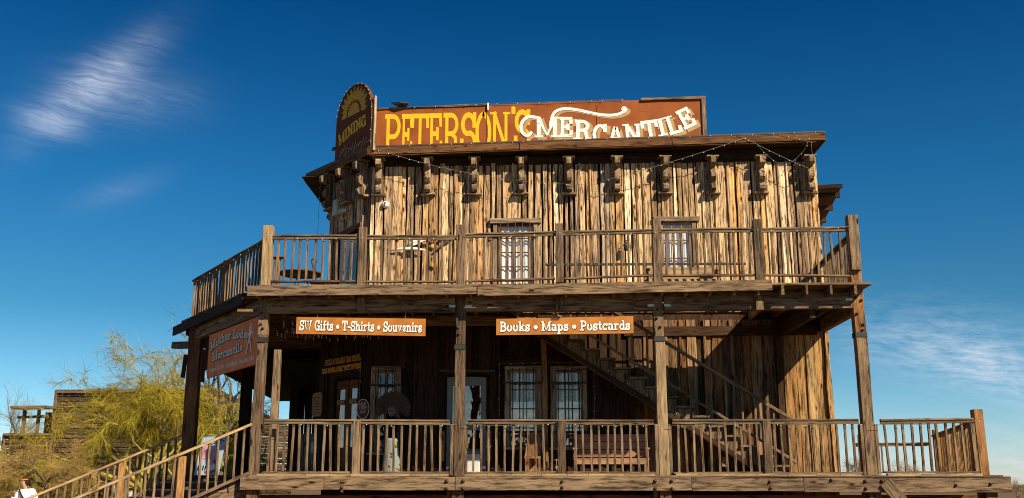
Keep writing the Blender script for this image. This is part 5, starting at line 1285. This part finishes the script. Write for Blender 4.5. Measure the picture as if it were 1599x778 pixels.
fb = MB(); sprays(fb, tips, rt, 13, .62, .007, .2, 2, .014); fb.build('crown', 'foliage_gold', tr1)
fb = MB(); sprays(fb, tips, rt, 6, .5, .006, .1, 3, .015); fb.build('crown_leaves', 'foliage_olive', tr1)
# extra tree right of it behind corner post
tr2 = thing('palo_verde_tree', 'smaller olive tree behind the porch corner post near the poster board', 'tree', (-6.0, 20, 0))
tb = MB(); tips = []
for k in range(5):
    a = k*1.26; grow(tb, (-6.0, 20, 1.2), (math.cos(a)*.6, math.sin(a)*.6, .9), .08, 1.6, 3, random.Random(60+k), tips, .7, .05, (2, 4), .6, 4, .2)
tb.tube([(-6, 20, 0), (-6, 20, 1.3)], [.14, .11], 8); tb.build('trunk', 'bark_green', tr2)
fb = MB(); sprays(fb, tips, rt, 26, .6, .008, .2, 4, .018); fb.build('crown', 'foliage_olive', tr2)
# bare mesquite bush at far left
tr3 = thing('mesquite_bush', 'low brown half-bare bush in front of the plank building at far left', 'bush', (-9.95, 13, 0))
tb = MB(); tips = []
tb.tube([(-9.85, 13, 0), (-9.9, 13, .9), (-9.85, 13, 1.6)], [.09, .07, .06], 8)
for k in range(7):
    a = k*.9; grow(tb, (-9.86, 13, 1.35+.05*k), (math.cos(a)*.9, math.sin(a)*.6, .45), .045, .85, 3, random.Random(90+k), tips, .8, .02, (2, 4), .6, 4, .25)
tb.build('trunk', 'bark_grey', tr3)
fb = MB(); sprays(fb, tips, rt, 16, .32, .006, .08, 4, .018); fb.build('crown', 'foliage_brown', tr3)
# thin leafless tree rising behind
def bare(label, x, y, h, seed, dens=5, mat='twig_tan'):
    t_ = thing('bare_tree', label, 'tree', (x, y, 0), 'thin leafless trees around the buildings'); tb = MB(); tips = []; rs_ = random.Random(seed)
    tb.tube([(x, y, 0), (x+.1, y, h*.35)], [h*.022, h*.016], 7)
    for k in range(5): a = k*1.3+seed; grow(tb, (x+.1, y, h*.33), (math.cos(a)*.45, math.sin(a)*.45, 1), h*.011, h*.30, 3, rs_, tips, .5, -.02, (2, 4), .55, 4, .15)
    tb.build('trunk', 'bark_grey', t_); fb = MB(); sprays(fb, tips, rs_, dens, h*.09, .006, -.02, 1, .012); fb.build('crown', mat, t_)
bare('thin bare tree rising behind the left porch corner post', -8.0, 24, 9.2, 2, 7)
bare('wispy bare tree in the background just right of the building wall', 27.0, 52, 3.7, 3, 8)
bare('wispy bare tree top at the bottom right corner beyond the porch', 37.2, 52, 2.1, 4, 8)
bare('wispy bare tree behind the right porch railing posts', 29.8, 52, 3.3, 5, 8)
bare('thin bare tree at the far left edge beside the plank building', -20.5, 30, 6.2, 7, 7)

# ------------------------------------------------------------------ person
pr_ = thing('person', 'person in white shirt with dark shoulder strap walking at bottom left', 'person', (-8.98, 10.0, 0))
def skin(name, pts, edges, radii, mat, parent, loc, sub=2):
    me = D.meshes.new(name); me.from_pydata(pts, edges, []); o = D.objects.new(name, me); COL.objects.link(o); o.parent = parent; o.location = loc
    sk = o.modifiers.new('skin', 'SKIN')
    for i, r in enumerate(radii):
        v = me.skin_vertices[0].data[i]; v.radius = (r[0], r[1]) if isinstance(r, tuple) else (r, r); v.use_root = (i == 0)
    sb = o.modifiers.new('sub', 'SUBSURF'); sb.levels = sub; sb.render_levels = sub; me.materials.append(MAT[mat]); sk.use_smooth_shade = True
    return o
J = [(0, 0, .95), (0, 0, 1.12), (0, 0, 1.32), (-.02, -.02, 1.46), (-.05, -.04, 1.53), (-.08, -.05, 1.60), (-.10, -.06, 1.68), (-.10, -.05, 1.75),
     (.18, 0, 1.42), (.28, 0, 1.18), (.24, -.14, .98), (.22, -.20, .90), (-.18, 0, 1.42), (-.32, -.06, 1.20), (-.24, -.22, 1.36), (-.20, -.26, 1.44),
     (.10, 0, .88), (.14, -.14, .50), (.16, .02, .10), (.17, -.14, .04), (-.10, 0, .88), (-.12, .12, .50), (-.12, .30, .14), (-.12, .22, .05)]
Ed = [(0, 1), (1, 2), (2, 3), (3, 4), (4, 5), (5, 6), (6, 7), (2, 8), (8, 9), (9, 10), (10, 11), (2, 12), (12, 13), (13, 14), (14, 15), (0, 16), (16, 17), (17, 18), (18, 19), (0, 20), (20, 21), (21, 22), (22, 23)]
Ra = [(.15, .11), (.14, .10), (.16, .11), (.07, .07), (.05, .05), (.07, .08), (.085, .10), (.06, .07), .06, .045, .035, .03, .06, .045, .035, .03, .085, .06, .045, .035, .085, .06, .045, .035]
body = skin('body', J, Ed, Ra, 'skin', pr_, (0, 0, 0))
skin('shirt', J[0:4]+[J[8], J[9], (.255, -.08, 1.06), J[12], J[13], (-.27, -.17, 1.30)], [(0, 1), (1, 2), (2, 3), (2, 4), (4, 5), (5, 6), (2, 7), (7, 8), (8, 9)], [(.185, .145), (.175, .13), (.19, .14), (.085, .085), .09, .075, .065, .09, .075, .065], 'shirt_white', pr_, (0, 0, 0))
skin('trousers', [J[0], J[16], J[17], J[18], J[20], J[21], J[22]], [(0, 1), (1, 2), (2, 3), (0, 4), (4, 5), (5, 6)], [(.17, .13), .11, .08, .07, .11, .08, .07], 'pants_blue', pr_, (0, 0, 0))
hm = MB(); bp0 = V(pr_.location)
hm.lathe([(.08, -.13), (.118, -.05), (.125, .03), (.10, .09), (.0, .13)], bp0+V((-.080, .015, 1.70)), 14, (0, .1, 1)); hm.tube([bp0+V((-.05, .06, 1.72)), bp0+V((0, .12, 1.66)), bp0+V((.02, .12, 1.56))], [.06, .05, .03], 8)
hm.build('hair', 'hair_dark', pr_)
hm = MB(); hm.tube([bp0+V((-.10+.12*math.cos(t_*.55), -.02+.12*math.sin(t_*.55), 1.74)) for t_ in range(12)], .02, 6); hm.build('headband', 'scarf_orange', pr_)
hm = MB(); hm.tube([bp0+V(q) for q in ((-.15, -.13, 1.47), (-.05, -.17, 1.32), (.10, -.17, 1.12), (.19, -.12, 1.0), (.19, .12, 1.0), (.05, .17, 1.25), (-.13, .12, 1.47), (-.15, -.13, 1.47))], .016, 6); hm.build('bag_strap', 'strap_black', pr_)
hm = MB()
for k in (-.035, .035): hm.lathe([(.012, 0), (.010, .008)], bp0+V((-.11+k, -.148, 1.685)), 8, (0, -1, 0))
hm.build('sunglasses', 'lens_black', pr_)

# render settings
SC.render.engine = 'CYCLES'
SC.cycles.filter_width = 1.0; SC.cycles.max_bounces = 6; SC.cycles.transparent_max_bounces = 12
